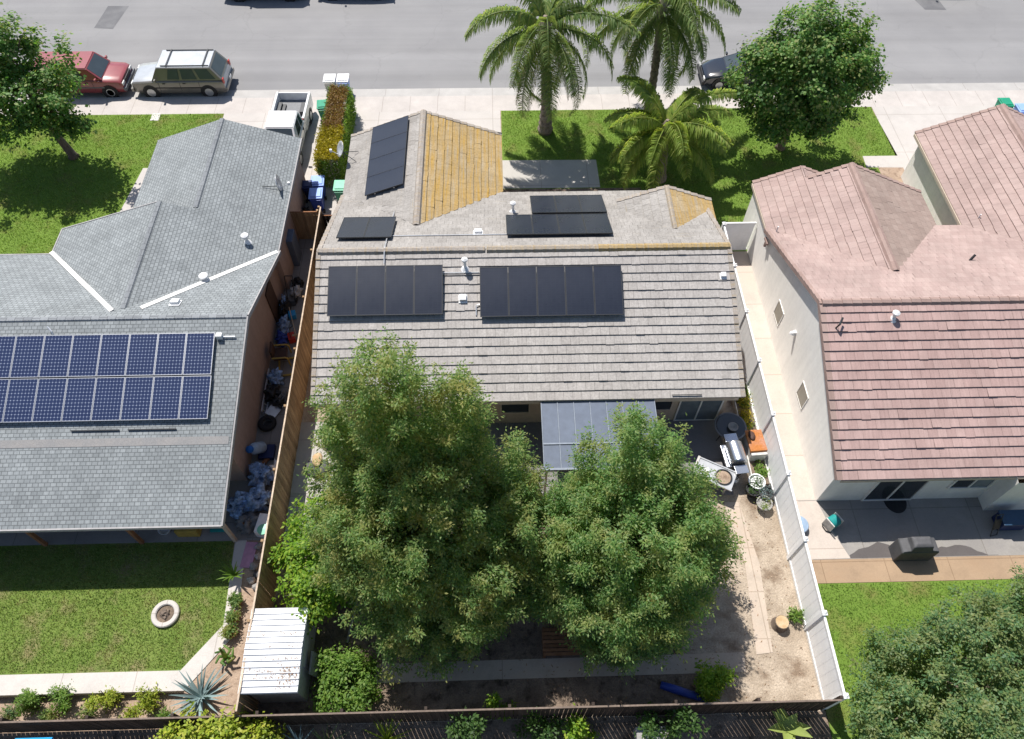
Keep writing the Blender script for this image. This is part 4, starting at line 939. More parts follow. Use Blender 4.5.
shrub('shaded dark green creeper clinging to the rear fence', 5.3, 3.75, .9, 1.3, 'dark', 50, 200, 15, (.12, .06), .2, name='creeper', cat='plant', lobes=[(5.2, 3.75, .9, 1.0, .3, .8), (1.0, 3.7, .7, .8, .3, .7), (-1.2, 3.7, .8, .7, .3, .7)])
shrub('small leafy green sapling in front of the rear fence', 2.4, 3.6, .35, 1.3, 'citrus', 51, 60, 14, (.12, .07), .16, name='sapling', cat='plant')
shrub('thin green weed climbing the rear fence near the garden path', -.3, 4.5, .25, 1.2, 'citrus', 52, 36, 12, (.13, .05), .13, name='weed', cat='plant', lobes=[(-.3, 4.5, .8, .15, .15, .55), (.1, 4.3, .4, .35, .15, .15)])
# clipped hedge with yellowing end on the driveway
t = thing('hedge', 'clipped hedge on the driveway, reddish at the street and yellow at the house', 'hedge', (-8.0, 32, 0))
m = MB()
for y in (30, 31, 32, 33, 34): m.path([(-8.0, y, 0), (-8.0, y, 1.4)], [.05, .03], 6)
m.build('stems', MT['bark'], t)
def box_fol(name, x0, x1, y0, y1, z0, z1, n, lm, seed, parent, leaf=(.12, .07), faces='xyz', cr=.16, taper=0.0):
    rng = np.random.default_rng(seed); P = []; D = []
    area = {'x': (y1 - y0) * (z1 - z0), 'X': (y1 - y0) * (z1 - z0), 'y': (x1 - x0) * (z1 - z0), 'Y': (x1 - x0) * (z1 - z0), 'z': (x1 - x0) * (y1 - y0)}
    fs = [f for f in 'xXyYz' if f in faces]; tot = sum(area[f] for f in fs)
    for f in fs:
        k = int(n * area[f] / tot); r = rng.random((k, 3)); q = np.column_stack((x0 + r[:, 0] * (x1 - x0), y0 + r[:, 1] * (y1 - y0), z0 + r[:, 2] * (z1 - z0)))
        d = np.zeros((k, 3))
        if f in 'xX': q[:, 0] = x0 if f == 'x' else x1; d[:, 0] = -1 if f == 'x' else 1
        if f in 'yY': q[:, 1] = y0 if f == 'y' else y1; d[:, 1] = -1 if f == 'y' else 1
        if f == 'z': q[:, 2] = z1; d[:, 2] = 1
        q += rng.normal(size=(k, 3)) * .05; P.append(q); D.append(d)
    P = np.concatenate(P); D = np.concatenate(D); N = len(P) * 9
    idx = np.repeat(np.arange(len(P)), 9); Pp = P[idx] + rng.normal(size=(N, 3)) * cr * .5
    A = unit(D[idx] * .6 + rng.normal(size=(N, 3)) * .7); B = unit(np.cross(A, rng.normal(size=(N, 3)))); s = rng.uniform(.6, 1.3, N)[:, None]
    V = np.stack((Pp, Pp + A * leaf[0] * .45 * s + B * leaf[1] / 2 * s, Pp + A * leaf[0] * s, Pp + A * leaf[0] * .45 * s - B * leaf[1] / 2 * s), 1)
    return fast_mesh(name, V, 4, LM[lm], parent)
box_fol('dry_top', -8.5, -7.65, 31.0, 34.6, .1, 1.72, 900, 'redhedge', 61, t, faces='z', leaf=(.08, .05), cr=.1)
box_fol('green_sides', -8.55, -7.55, 28.9, 34.8, .05, 1.62, 2600, 'shrub', 62, t, faces='xXyY', leaf=(.08, .05), cr=.1)
box_fol('yellow_top', -8.6, -7.55, 28.9, 31.2, .1, 1.76, 800, 'gold', 63, t, faces='z', leaf=(.08, .05), cr=.1)
box_fol('yellow_side', -8.62, -8.5, 28.9, 31.2, .7, 1.7, 300, 'gold', 64, t, faces='x', leaf=(.08, .05), cr=.1)

# spiky plants
def rosette(label, x, y, z0, n, L, wd, lm, seed, name, up=(.3, 1.3), cat='plant', bend=.4, group=None, n2=5):
    t = thing(name, label, cat, (x, y, z0), 0, group); rng = random.Random(seed); V = []
    for i in range(n):
        a = i * 2.39996 + rng.uniform(-.2, .2); el = rng.uniform(*up); l = L * rng.uniform(.75, 1.15); p = Vector((x, y, z0 + .03)); s = Vector((-math.sin(a), math.cos(a), 0)); pts = []
        for k in range(n2 + 1):
            f = k / n2; e = el - bend * f * f; wk = wd * (1 - f ** 1.6) * (.7 + .6 * f if f < .5 else 1) / 2 + .002
            pts.append((p - s * wk + Vector((0, 0, wk * .5)), p.copy(), p + s * wk + Vector((0, 0, wk * .5)))); p = p + Vector((math.cos(a) * math.cos(e), math.sin(a) * math.cos(e), math.sin(e))) * (l / n2)
        for q0, q1 in zip(pts, pts[1:]):
            V += [q0[0], q0[1], q1[1], q1[0], q0[1], q0[2], q1[2], q1[1]]
    o = fast_mesh('leaves', [tuple(v) for v in V], 4, LM[lm], t)
    import bmesh
    bm = bmesh.new(); bm.from_mesh(o.data); bmesh.ops.remove_doubles(bm, verts=bm.verts, dist=1e-4); bm.to_mesh(o.data); bm.free()
    return t
rosette('large blue grey agave with long pointed leaves in the planter corner', -9.75, 5.0, -.05, 38, 1.1, .11, 'agave', 71, 'agave', (.2, 1.3))
rosette('yellow green spiky yucca in front of the rear fence', -3.6, 3.55, .35, 46, .85, .05, 'yel', 72, 'yucca', (.1, 1.45))
rosette('broad-leaved pale green plant in front of the rear fence near the white fence', 8.85, 3.6, .45, 8, .75, .42, 'banana', 73, 'broadleaf_plant', (.1, .8), bend=.3)
rosette('blue green spiky plant in front of the rear fence below the shed', -6.3, 3.5, .2, 24, .8, .06, 'agave', 74, 'spiky_plant', (.3, 1.3))
rosette('dark spiky plant beside the blue green one at the rear fence', -5.5, 3.5, .1, 24, .75, .05, 'blue', 75, 'spiky_plant', (.3, 1.3))
rosette('pale green palm-like plant leaning over the mow strip by the covered patio', -9.3, 8.9, .3, 18, .6, .09, 'shrub', 76, 'spiky_plant', (.2, 1.2))
rosette('small green fan plant shaded by the yellow gable on the front lawn', 9.4, 24.9, 0, 20, .7, .06, 'dark', 77, 'spiky_plant', (.2, 1.3))

# ------------------------------------------------------------------ palms
def palm(label, x, y, h, r0, nf, L, lm, seed, lean=(0, 0), dead=3, leaflet=.55, el=(-.35, 1.25), skirt=True):
    t = thing('palm_tree', label, 'palm tree', (x, y, 0), 0, 'palms on the front lawn'); rng = random.Random(seed)
    top = Vector((x + lean[0], y + lean[1], h)); b = Vector((x, y, 0)); m = MB(); pts = []; rad = []
    N = int(h * 5)
    for i in range(N + 1):
        f = i / N; pts.append(b.lerp(top, f) + Vector((math.sin(f * 3) * .06, 0, 0))); rad.append(r0 * (1.35 - .45 * min(1, f * 4)) * (1 - .2 * f) * (1.10 if i % 2 else .93))
    m.path(pts, rad, 12); m.build('trunk', MT['palmbark'], t)
    m = MB(); m.path([top - Vector((0, 0, .25)), top + Vector((0, 0, .35)), top + Vector((0, 0, .8))], [r0 * .9, r0 * 1.05, r0 * .3], 10); m.build('crownshaft', MT['palmbark'], t)
    for i in range(nf + dead):
        isd = i >= nf; a = i * 2.39996 + rng.uniform(-.25, .25) if not isd else rng.uniform(0, 6.28)
        f0 = i / max(1, nf - 1); e0 = el[1] - (el[1] - el[0]) * f0 if not isd else -.9
        l = L * rng.uniform(.85, 1.1) * (.8 if isd else 1); bend = rng.uniform(1.3, 2.0) if not isd else .6
        p = top + Vector((0, 0, .3 - .3 * f0)); K = 14; V = []; rp = []; lf = leaflet * (.5 if isd else 1)
        for k in range(K + 1):
            s = k / K; e = e0 - bend * s ** 1.15; d = Vector((math.cos(a) * math.cos(e), math.sin(a) * math.cos(e), math.sin(e))); rp.append((p.copy(), d)); p = p + d * (l / K)
        rb = MB(); rb.path([q[0] for q in rp], [.035 * (1 - k / (K + 1)) + .006 for k in range(K + 1)], 5)
        nl = 110 if not isd else 44
        for k in range(nl):
            s = .10 + .9 * k / nl; q = s * K; j = min(int(q), K - 1); p0, d = rp[j]; p0 = p0.lerp(rp[j + 1][0], q - j)
            side = d.cross(Vector((0, 0, 1)))
            if side.length < .1: side = Vector((-math.sin(a), math.cos(a), 0))
            side.normalize(); ll = lf * (math.sin(math.pi * min(1, .18 + .75 * s)) ** .7) * rng.uniform(.8, 1.15)
            for sg in (-1, 1):
                d1 = (side * sg * .75 + d * .55 + Vector((0, 0, rng.uniform(-.25, .3)))).normalized(); d2 = (d1 * .45 + Vector((rng.uniform(-.15, .15), rng.uniform(-.15, .15), -.95))).normalized()
                wv = d * .023 + Vector((0, 0, .009)); a0, a1 = p0, p0 + d1 * ll * .5; a2 = a1 + d2 * ll * .55
                V += [a0 - wv, a0 + wv, a1 + wv * 1.2, a1 - wv * 1.2, a1 - wv * 1.2, a1 + wv * 1.2, a2 + wv * .2, a2 - wv * .2]
        fo = rb.build('frond', MT['palmbark'] if isd else LM[lm], t)
        lo = fast_mesh('leaflets', [tuple(v) for v in V], 4, LM['dead' if isd else lm]); lo.parent = fo
        import bmesh
        bm = bmesh.new(); bm.from_mesh(lo.data); bmesh.ops.remove_doubles(bm, verts=bm.verts, dist=1e-5); bm.to_mesh(lo.data); bm.free()
    return t
palm('palm with drooping fronds standing on the lawn beside the driveway', 2.8, 33.0, 5.9, .30, 26, 4.6, 'palm', 81, (-.3, -.3), 7, .8, (-.75, 1.15))
palm('tallest palm, its crown of fronds cut off by the street behind it', 8.5, 34.3, 6.0, .25, 27, 4.4, 'palm', 82, (-.3, -.1), 7, .85, (-.75, 1.15))
palm('short yellowish palm in front of the tallest palm', 8.45, 29.1, 2.7, .26, 22, 3.5, 'palmy', 83, (-.2, .2), 1, .75, (-.1, 1.2))
# ------------------------------------------------------------------ vehicles
def lerp3(a, b, t): return a + (b - a) * t
def quad_inset(c, u0, u1, v0, v1, off):
    """c: 4 corners (bottom-left, bottom-right, top-right, top-left) as Vectors"""
    f = lambda u, v: lerp3(lerp3(c[0], c[1], u), lerp3(c[3], c[2], u), v)
    n = (c[1] - c[0]).cross(c[3] - c[0]).normalized()
    return [f(u0, v0) + n * off, f(u1, v0) + n * off, f(u1, v1) + n * off, f(u0, v1) + n * off]
def vehicle(name, label, cat, loc, rz, S):
    t = thing(name, label, cat, loc, rz, S.get('group'))
    W = S['W'] / 2; B = S['belt']; zb = S['zb']; body = MT[S['paint']]; low = MT[S.get('low', S['paint'])]
    rings = []
    for x, zt, k in S['prof']:
        hw = W * k
        rings.append([Vector((x, y, z)) for y, z in ((-hw * .93, zb), (-hw, zb + .18), (-hw, zb + (zt - zb) * .55), (-hw * .985, zt - .08), (-hw * .9, zt - .01), (-hw * .45, zt + .015), (hw * .45, zt + .015), (hw * .9, zt - .01), (hw * .985, zt - .08), (hw, zb + (zt - zb) * .55), (hw, zb + .18), (hw * .93, zb))])
    m = MB(); n = 12
    for a, b in zip(rings, rings[1:]):
        for k in range(n): m.face([a[k], b[k], b[(k + 1) % n], a[(k + 1) % n]], 0 if k in (4, 5, 6) else 1)
    m.face(rings[0], 0); m.face(rings[-1][::-1], 0)
    m.build('body', [body, low], t, world=False, smooth=True, angle=38)
    # cabin
    H = S['H']; (fa, fb), (ra, rb) = S['front'], S['rear']; hb, ht = W * S.get('cb', .93), W * S.get('ct', .76)
    def P(x, y, z): return Vector((x, y, z))
    b_ = [P(ra, -hb, B), P(fa, -hb, B), P(fa, hb, B), P(ra, hb, B)]; tp = [P(rb, -ht, H), P(fb, -ht, H), P(fb, ht, H), P(rb, ht, H)]
    m = MB(); m.face([tp[0], tp[1], tp[2], tp[3]])
    sides = {'right': [b_[0], b_[1], tp[1], tp[0]], 'front': [b_[1], b_[2], tp[2], tp[1]], 'left': [b_[2], b_[3], tp[3], tp[2]], 'rear': [b_[3], b_[0], tp[0], tp[3]]}
    for q in sides.values(): m.face(q)
    m.build('cabin', low if S.get('lowcab') else body, t, world=False, bevel=.03)
    m = MB(); m.box(((fb + rb) / 2, 0, H + .012), (abs(fb - rb) - .02, ht * 2 - .06, .05)); m.build('roof', MT[S.get('roof', S['paint'])], t, world=False, bevel=.03)
    g = MB(); g.face(quad_inset(sides['front'], .07, .93, .06, .94, .012)); g.build('windshield', MT['cglass'], t, world=False)
    g = MB(); g.face(quad_inset(sides['rear'], .09, .91, .12, .9, .012)); g.build('rear_window', MT['cglass'], t, world=False)
    for sd in ('right', 'left'):
        for u0, u1 in S['win']:
            if sd == 'left': u0, u1 = 1 - u1, 1 - u0
            g = MB(); g.face(quad_inset(sides[sd], u0, u1, .1, .9, .012)); g.build('side_window', MT['cglass'], t, world=False)
    for x in S['wheels']:
        for sg in (-1, 1):
            r = S.get('wr', .36); M = Matrix.Rotation(math.pi / 2, 3, 'X'); y = sg * (W - .11)
            a = MB(); a.lathe([(r + .075, -.005), (r + .075, .005)], (x, sg * (W + .001), zb + .17 if False else r), 22, M=M); a.build('wheel_arch', MT['black'], t, world=False)
            w = MB(); w.lathe([(r * .62, -.12), (r * .95, -.12), (r, -.08), (r, .08), (r * .95, .125), (r * .62, .125)], (x, y, r), 22, M=M)
            wh = w.build('wheel', MT['rubber'], t, world=False, smooth=True, angle=40)
            q = MB(); q.lathe([(r * .63, -.125), (r * .55, -.128), (r * .2, -.10), (.03, -.11)], (x, y, r), 16, M=M); q.lathe([(.03, .11), (r * .2, .10), (r * .55, .128), (r * .63, .125)], (x, y, r), 16, M=M)
            q = q.build('rim', MT['rim'], wh, world=False)
    for sg in (-1, 1):
        for xs in S.get('seams', ()):
            m = MB(); m.box((xs, sg * (W + .002), (zb + B) / 2 + .05), (.016, .012, B - zb - .22)); m.build('door_seam', MT['black'], t, world=False)
    m = MB(); m.box((S['prof'][0][0] - .115, 0, zb + .36), (.01, .34, .15)); m.build('number_plate', MT['wplast'], t, world=False)
    x0, x1 = S['prof'][0][0], S['prof'][-1][0]; zf = S.get('lampz', .78)
    for sg in (-1, 1):
        m = MB(); m.box((x1 - .015, sg * W * .70, zf), (.06, W * .34, .15)); m.build('headlight', MT['lamp'], t, world=False, bevel=.01)
        m = MB(); m.box((x0 + .015, sg * W * .84, S.get('tailz', .95)), (.06, W * .2, .3)); m.build('taillight', MT['tail'], t, world=False, bevel=.01)
        m = MB(); m.box((fa - .25, sg * (W + .09), B + .1), (.1, .18, .14)); m.build('mirror', MT[S.get('mir', S['paint'])], t, world=False, bevel=.02)
        m = MB(); m.box(((x0 + x1) / 2, sg * (W + .004), zb + .36), (x1 - x0 - 2.0, .02, .06)); m.build('side_trim', MT[S.get('trimm', 'black')], t, world=False)
        for xh in S.get('handles', ()):
            m = MB(); m.box((xh, sg * (W + .008), B - .14), (.16, .03, .03)); m.build('door_handle', MT['black'], t, world=False)
    m = MB(); m.box((x1 + .03, 0, zb + .2), (.16, W * 1.9, .2)); m.build('bumper', MT[S.get('bump', 'black')], t, world=False, bevel=.03)
    m = MB(); m.box((x0 - .03, 0, zb + .2), (.16, W * 1.9, .2)); m.build('bumper', MT[S.get('bump', 'black')], t, world=False, bevel=.03)
    m = MB(); m.box((x1 + .012, 0, zf), (.03, W * .95, .16)); m.build('grille', MT['dmetal'], t, world=False)
    if S.get('rack'):
        m = MB()
        for y in (-ht * .86, ht * .86): m.box(((fb + rb) / 2 - .1, y, H + .075), (abs(fb - rb) * .9, .04, .04))
        for x in (rb + .35, fb - .55): m.box((x, 0, H + .10), (.05, ht * 1.8, .035))
        m.build('roof_rack', MT['dmetal'], t, world=False)
    return t
SUV = dict(W=2.0, H=1.76, belt=1.06, zb=.30, prof=[(-2.5, .92, .94), (-2.42, 1.04, .98), (-1.6, 1.06, 1.0), (.9, 1.06, 1.0), (1.3, 1.06, 1.0), (1.55, 1.03, .99), (2.3, .97, .95), (2.5, .92, .9), (2.58, .75, .86)],
           front=(1.38, .92), rear=(-2.44, -1.95), win=((.07, .30), (.34, .56), (.60, .775)), wheels=(-1.55, 1.62), wr=.37, seams=(-1.15, -.1, 1.05), paint='carsilver', low='cargold', roof='carsilver', rack=True, ct=.84, handles=(-.35, .75), tailz=.98, lampz=.80, lowcab=True, mir='cargold', bump='cargold')  # roof is really silver; silver hood top paints the sky's reflection onto pewter
suv_ = vehicle('parked_suv', 'silver-roofed pewter SUV with roof rack parked at the kerb', 'SUV', (-17.22, 37.32, -.10), math.pi, SUV)
RED = dict(W=1.95, H=1.72, belt=1.1, zb=.32, prof=[(-2.45, .98, .94), (-2.35, 1.1, .98), (.6, 1.12, 1.0), (1.05, 1.12, 1.0), (1.25, 1.08, .99), (2.2, 1.02, .95), (2.36, .93, .92), (2.42, .75, .88)],
           front=(1.4, .78), rear=(-2.38, -2.15), win=((.07, .30), (.34, .60), (.64, .80)), wheels=(-1.5, 1.6), wr=.36, seams=(-.4, .85), ct=.84, paint='carred', handles=(-.5, .55), bump='grey', trimm='grey')
vehicle('parked_suv', 'faded red boxy SUV nose to nose with the silver-roofed one under the street tree', 'SUV', (-22.7, 37.35, -.10), 0, RED)
SED = dict(W=1.84, H=1.42, belt=.95, zb=.22, prof=[(-2.3, .72, .84), (-2.2, .92, .92), (-1.5, .98, .98), (-.9, .96, 1.0), (.9, .95, 1.0), (1.2, .92, .99), (1.9, .80, .93), (2.2, .68, .84), (2.3, .52, .76)],
           front=(1.05, .15), rear=(-1.75, -.95), win=((.14, .44), (.49, .74)), wheels=(-1.4, 1.42), wr=.33, seams=(-.75, .15, 1.05), paint='carblack', handles=(-.5, .5), lampz=.62, tailz=.78, ct=.70)
sed_ = vehicle('parked_car', 'dark blue-black sedan parked at the kerb behind the round street tree', 'car', (14.2, 37.45, -.10), math.pi, SED)
# white pickup on the driveway, nose towards the left house
PK = dict(W=1.82, H=1.72, belt=1.08, zb=.34, prof=[(.55, 1.08, 1.0), (.6, 1.08, 1.0), (1.5, 1.08, 1.0), (1.62, 1.06, 1.0), (2.6, 1.0, .95), (2.75, .92, .92), (2.8, .75, .88)],
          front=(1.58, 1.0), rear=(-.42, -.30), win=((.36, .72), (.10, .30)), wheels=(-1.75, 1.75), wr=.35, paint='carwhite', handles=(.1,), seams=(.0, 1.1), trimm='black', ct=.80, cb=.95)
PK['prof'] = [(-.5, 1.08, 1.0)] + PK['prof'][1:]
pk = vehicle('pickup_truck', 'white pickup truck with an empty bed on the driveway, tailgate to the street', 'pickup truck', (-10.72, 32.35, 0), -math.pi / 2 - .02, PK)
m = MB(); x0, x1 = -2.72, -.52
m.box(((x0 + x1) / 2, 0, .62), (x1 - x0, 1.78, .10)); m.build('bed_floor', MT['grey'], pk, world=False)
m = MB()
for sg in (-1, 1): m.box(((x0 + x1) / 2, sg * .85, .74), (x1 - x0, .12, .80))
m.box((x1 - .03, 0, .85), (.05, 1.6, .56)); m.build('bed_side', MT['carwhite'], pk, world=False, bevel=.025)
m = MB(); m.box((x0 + .03, 0, .80), (.07, 1.58, .62)); m.build('tailgate', MT['carwhite'], pk, world=False, bevel=.02)
m = MB(); m.box(((x0 + x1) / 2, -.55, .72), (1.1, .35, .1)); m.box((-1.75, .62, .78), (.8, .3, .22)); m.box((-1.75, -.66, .78), (.8, .2, .22)); m.build('bed_liner', MT['dmetal'], pk, world=False)

# ------------------------------------------------------------------ wheelie bins
def bin_(label, x, y, rz, body, lid, h=1.02, group='wheelie bins', z=0.0, sc_=1.0):
    t = thing('wheelie_bin', label, 'wheelie bin', (x, y, z), rz, group)
    m = MB(); w0, w1, d0, d1 = .23 * sc_, .30 * sc_, .25 * sc_, .35 * sc_
    lo = [(-w0, -d0, .06), (w0, -d0, .06), (w0, d0, .06), (-w0, d0, .06)]; hi = [(-w1, -d1, h - .06), (w1, -d1, h - .06), (w1, d1, h - .06), (-w1, d1, h - .06)]
    m.face(lo[::-1]); m.face(hi)
    for i in range(4): m.face([lo[i], lo[(i + 1) % 4], hi[(i + 1) % 4], hi[i]])
    m.build('body', MT[body], t, world=False, bevel=.03)
    m = MB(); m.box((0, .0, h - .035), (w1 * 2 + .06, d1 * 2 + .06, .05)); m.box((0, .0, h + .005), (w1 * 1.7, d1 * 1.6, .05)); m.build('lid', MT[lid], t, world=False, bevel=.02)
    m = MB(); m.path([(-w1 * .8, -d1 - .09, h - .09), (w1 * .8, -d1 - .09, h - .09)], .018, 8); m.bar((-w1 * .8, -d1, h - .09), (-w1 * .8, -d1 - .09, h - .09), .03, .03); m.bar((w1 * .8, -d1, h - .09), (w1 * .8, -d1 - .09, h - .09), .03, .03); m.build('handle', MT[body], t, world=False)
    for sg in (-1, 1):
        m = MB(); m.lathe([(.1, -.03), (.1, .03)], (sg * (w0 + .03), -d0 - .03, .1), 14, M=Matrix.Rotation(math.pi / 2, 3, 'Y')); m.build('wheel', MT['rubber'], t, world=False)
    return t
bin_('white-lidded bin at the kerb behind the hedge', -8.95, 36.55, 0, 'offw', 'wplast', 1.05, z=-.1)
bin_('blue bin with a white lid at the kerb behind the hedge', -8.22, 36.55, 0, 'lblue', 'wplast', 1.05, z=-.1)
bin_('green bin standing beside the street end of the hedge', -9.02, 34.2, .1, 'green', 'green', 1.0)
bin_('pale green bin in the corner beside the garage roof', -7.45, 27.9, 0, 'green', 'lgreen', 1.0)
bin_('dark blue pale-lidded bin nearer the hedge, behind the board gate', -8.6, 28.25, .05, 'blue', 'lblue', 1.0)
bin_('dark blue bin with a pale lid touching the board gate', -8.57, 27.35, .05, 'blue', 'lblue', 1.02)
bin_('navy bin pushed against the pinkish wall', -9.05, 28.0, .05, 'navy', 'navy', 1.0, sc_=.75)
bin_('green bin behind the red garage roof of the cream house', 27.6, 33.7, 0, 'green', 'green', 1.05)
bin_('blue bin behind the red garage roof of the cream house', 28.35, 33.2, 0, 'lblue', 'lblue', 1.05)
bin_('green bin beside the blue one behind the red garage roof', 29.05, 33.5, 0, 'green', 'lgreen', 1.05)

# ------------------------------------------------------------------ satellite dishes
def dish(label, x, y, z, rz, tilt, arm):
    t = thing('satellite_dish', label, 'satellite dish', (x, y, z), 0, 'satellite dishes on the roofs')
    M = Matrix.Rotation(rz, 3, 'Z') @ Matrix.Rotation(tilt, 3, 'X'); c = Vector((x, y, z + .5))
    m = MB(); m.lathe([(.02, 0), (.14, .012), (.26, .05), (.36, .10), (.365, .085), (.26, .032), (.14, -.006), (.02, -.02)], c, 22, M=M, cap=False); m.build('reflector', MT['galv'], t, smooth=True)
    m = MB(); m.path([Vector((x, y, z)), Vector((x, y, z + .3)), c], .025, 8); m.build('mast', MT['dmetal'], t)
    m = MB(); e = c + M @ Vector((0, -.18, .48)); m.path([c + M @ Vector((0, -.3, .08)), e], .014, 6); m.build('feed_arm', MT['galv'], t)
    m = MB(); m.box(e, (.1, .1, .14)); m.build('receiver', MT['wplast'], t, bevel=.01)
    m = MB()
    for a in arm: m.path([Vector((x, y, z + .32)), Vector(a)], .015, 6)
    m.build('brace', MT['dmetal'], t)
dish('grey satellite dish on the shingle roof above the board gate', -9.55, 25.45, 2.85, R(98), R(80), [(-10.2, 25.3, 3.3)])
dish('pale satellite dish sticking out from the garage eave in front of the hedge', -6.98, 27.9, 2.65, R(-70), R(62), [(-6.3, 28.2, 2.78), (-6.35, 27.5, 2.75)])

# ------------------------------------------------------------------ white shed
t = thing('shed', 'white metal-roofed shed by the rear fence with dead leaves on its roof', 'shed', (-7.05, 5.9, 0))
m = MB(); m.box((-7.05, 5.95, .92), (1.5, 2.3, 1.84)); m.build('wall', MT['offw'], t)
m = MB()
n = 14
for i in range(n):
    y0 = 4.70 + 2.52 * i / n; y1 = 4.70 + 2.52 * (i + 1) / n; ym = y0 + (y1 - y0) * .12
    zf = lambda y: 1.98 + .10 * (1 - abs((y - 5.96) / 1.26))
    for a, b, o in ((y0, ym, .035), (ym, y1, 0)):
        q = [(-7.93, a, zf(a) + o), (-6.17, a, zf(a) + o), (-6.17, b, zf(b) + o), (-7.93, b, zf(b) + o)]
        m.face(q); m.face([(p[0], p[1], p[2] - .03) for p in q][::-1])
    m.face([(-7.93, ym, zf(ym) + .035), (-6.17, ym, zf(ym) + .035), (-6.17, ym, zf(ym)), (-7.93, ym, zf(ym))]); m.face([(-7.93, y0, zf(y0)), (-6.17, y0, zf(y0)), (-6.17, y0, zf(y0) + .035), (-7.93, y0, zf(y0) + .035)])
for y in (4.70, 7.22): m.box((-7.05, y, 1.93), (1.76, .02, .11))
for x in (-7.93, -6.17): m.box((x, 5.96, 1.94), (.02, 2.52, .12))
rf_ = m.build('roof', plain('white roof metal', (.60, .61, .63), .5, 0, .12, 4), t)
m = MB(); m.box((-6.28, 6.0, .9), (.04, .8, 1.7)); m.build('door', MT['offw'], t)
rng = random.Random(5); m = MB()
for k in range(230):
    if k < 130: x, y = rng.gauss(-6.5, .22), rng.gauss(5.15, .22)
    else: x, y = rng.uniform(-7.8, -6.3), rng.choice((5.3, 5.66, 6.02, 6.4, 5.12)) + rng.gauss(0, .04)
    if not (-7.9 < x < -6.2 and 4.75 < y < 7.1): continue
    a = rng.uniform(0, 6.28); s = rng.uniform(.02, .05); z = zf(y) + .028
    m.face([(x + math.cos(a) * s, y + math.sin(a) * s, z), (x - math.sin(a) * s * .5, y + math.cos(a) * s * .5, z + .006), (x - math.cos(a) * s, y - math.sin(a) * s, z)])
tag(sub(m, 'leaf_litter', MT['debris'], rf_), kind='stuff')
t = thing('leaning_board', 'grey board leaning on the right side of the white shed', 'board', (-5.9, 5.7, 0)); m = MB(); m.box((-5.95, 5.75, .55), (.05, .7, 1.15), M=Matrix.Rotation(R(-14), 3, 'Y')); m.build('board', MT['stone'], t, bevel=.008)

# ------------------------------------------------------------------ items in the dirt yard
t = thing('tree_stump', 'pale cut tree stump on the dirt by the white fence', 'stump', (9.5, 6.85, 0))
m = MB(); m.lathe([(.30, -.02), (.25, .08), (.235, .36)], (9.5, 6.85, 0), 16); m.build('bark', MT['bark'], t, smooth=True, angle=50); m = MB(); m.lathe([(.22, .355), (.218, .368)], (9.5, 6.85, 0), 16); m.build('cut_face', MT['cut'], t)
t = thing('barbecue_grill', 'stainless steel barbecue grill at the corner of the shaded patio', 'barbecue', (9.0, 13.0, 0), R(96))
m = MB(); m.box((0, 0, .42), (1.0, .5, .7)); m.build('cart', MT['dmetal'], t, world=False, bevel=.02)
m = MB(); M = Matrix.Rotation(math.pi / 2, 3, 'Y'); m.lathe([(.30, -.42), (.33, -.38), (.33, .38), (.30, .42)], (0, 0, .85), 20, M=M); m.build('lid', MT['steel'], t, world=False, smooth=True, angle=35)
for sx in (-.68, .68):
    m = MB(); m.box((sx, 0, .86), (.34, .5, .05)); m.build('side_shelf', MT['steel'], t, world=False, bevel=.01)
m = MB(); m.path([(-.3, .36, .9), (.3, .36, .9)], .018, 8); m.build('handle', MT['steel'], t, world=False)
m = MB(); m.box((0, .36, .68), (.95, .2, .14)); m.build('control_panel', MT['steel'], t, world=False, bevel=.015)
for sx in (-.45, .45):
    m = MB(); m.lathe([(.09, -.03), (.09, .03)], (sx, -.2, .09), 12, M=Matrix.Rotation(math.pi / 2, 3, 'X')); m.build('wheel', MT['rubber'], t, world=False)
t = thing('patio_table', 'round dark glass patio table behind the steel barbecue', 'table', (9.05, 14.25, .03))
m = MB(); m.lathe([(.62, .70), (.63, .715), (.62, .73)], (0, 0, 0), 28); m.build('table_top', MT['grey'], t, world=False, smooth=True, angle=30); m = MB(); m.lathe([(.57, .732), (.565, .736)], (0, 0, 0), 28); m.build('glass', MT['glass'], t, world=False)
for k in range(4):
    a = k * math.pi / 2 + .5; m = MB(); m.path([(math.cos(a) * .2, math.sin(a) * .2, .7), (math.cos(a) * .5, math.sin(a) * .5, 0)], .02, 6); m.build('leg', MT['dmetal'], t, world=False)
t = thing('stone_bowl', 'grey bowl standing on the round glass patio table', 'bowl', (9.1, 14.15, .768)); m = MB(); m.lathe([(.1, 0), (.2, .12), (.18, .12), (.09, .03)], (0, 0, 0), 16); m.build('bowl', MT['stone'], t, world=False, smooth=True)
t = thing('fire_table', 'pale metal fire table with a round gravel-filled burner, set askew on the dirt', 'fire table', (8.12, 12.2, .03), R(-28))
m = MB(); m.box((-.05, 0, .70), (1.5, .84, .05))
for a, b, c, d in ((-.05, .40, 1.56, .06), (-.05, -.40, 1.56, .06)): m.box((a, b, .74), (c, d, .03))
m.build('table_top', MT['metal'], t, world=False, bevel=.01)
m = MB(); m.box((-.80, 0, .72), (.09, .88, .09)); m.build('end_trim', MT['offw'], t, world=False, bevel=.01)
m = MB(); m.lathe([(.30, .70), (.33, .76), (.30, .77), (.27, .74)], (.28, 0, 0), 22, cap=False); m.build('burner_ring', MT['dmetal'], t, world=False)
m = MB(); m.lathe([(.29, .728), (.02, .748)], (.28, 0, 0), 18); m.build('gravel', MT['bed'], t, world=False)
m = MB(); m.box((-.35, .02, .745), (.12, .2, .03), rz=.4); m.build('lid_knob', MT['wplast'], t, world=False, bevel=.01)
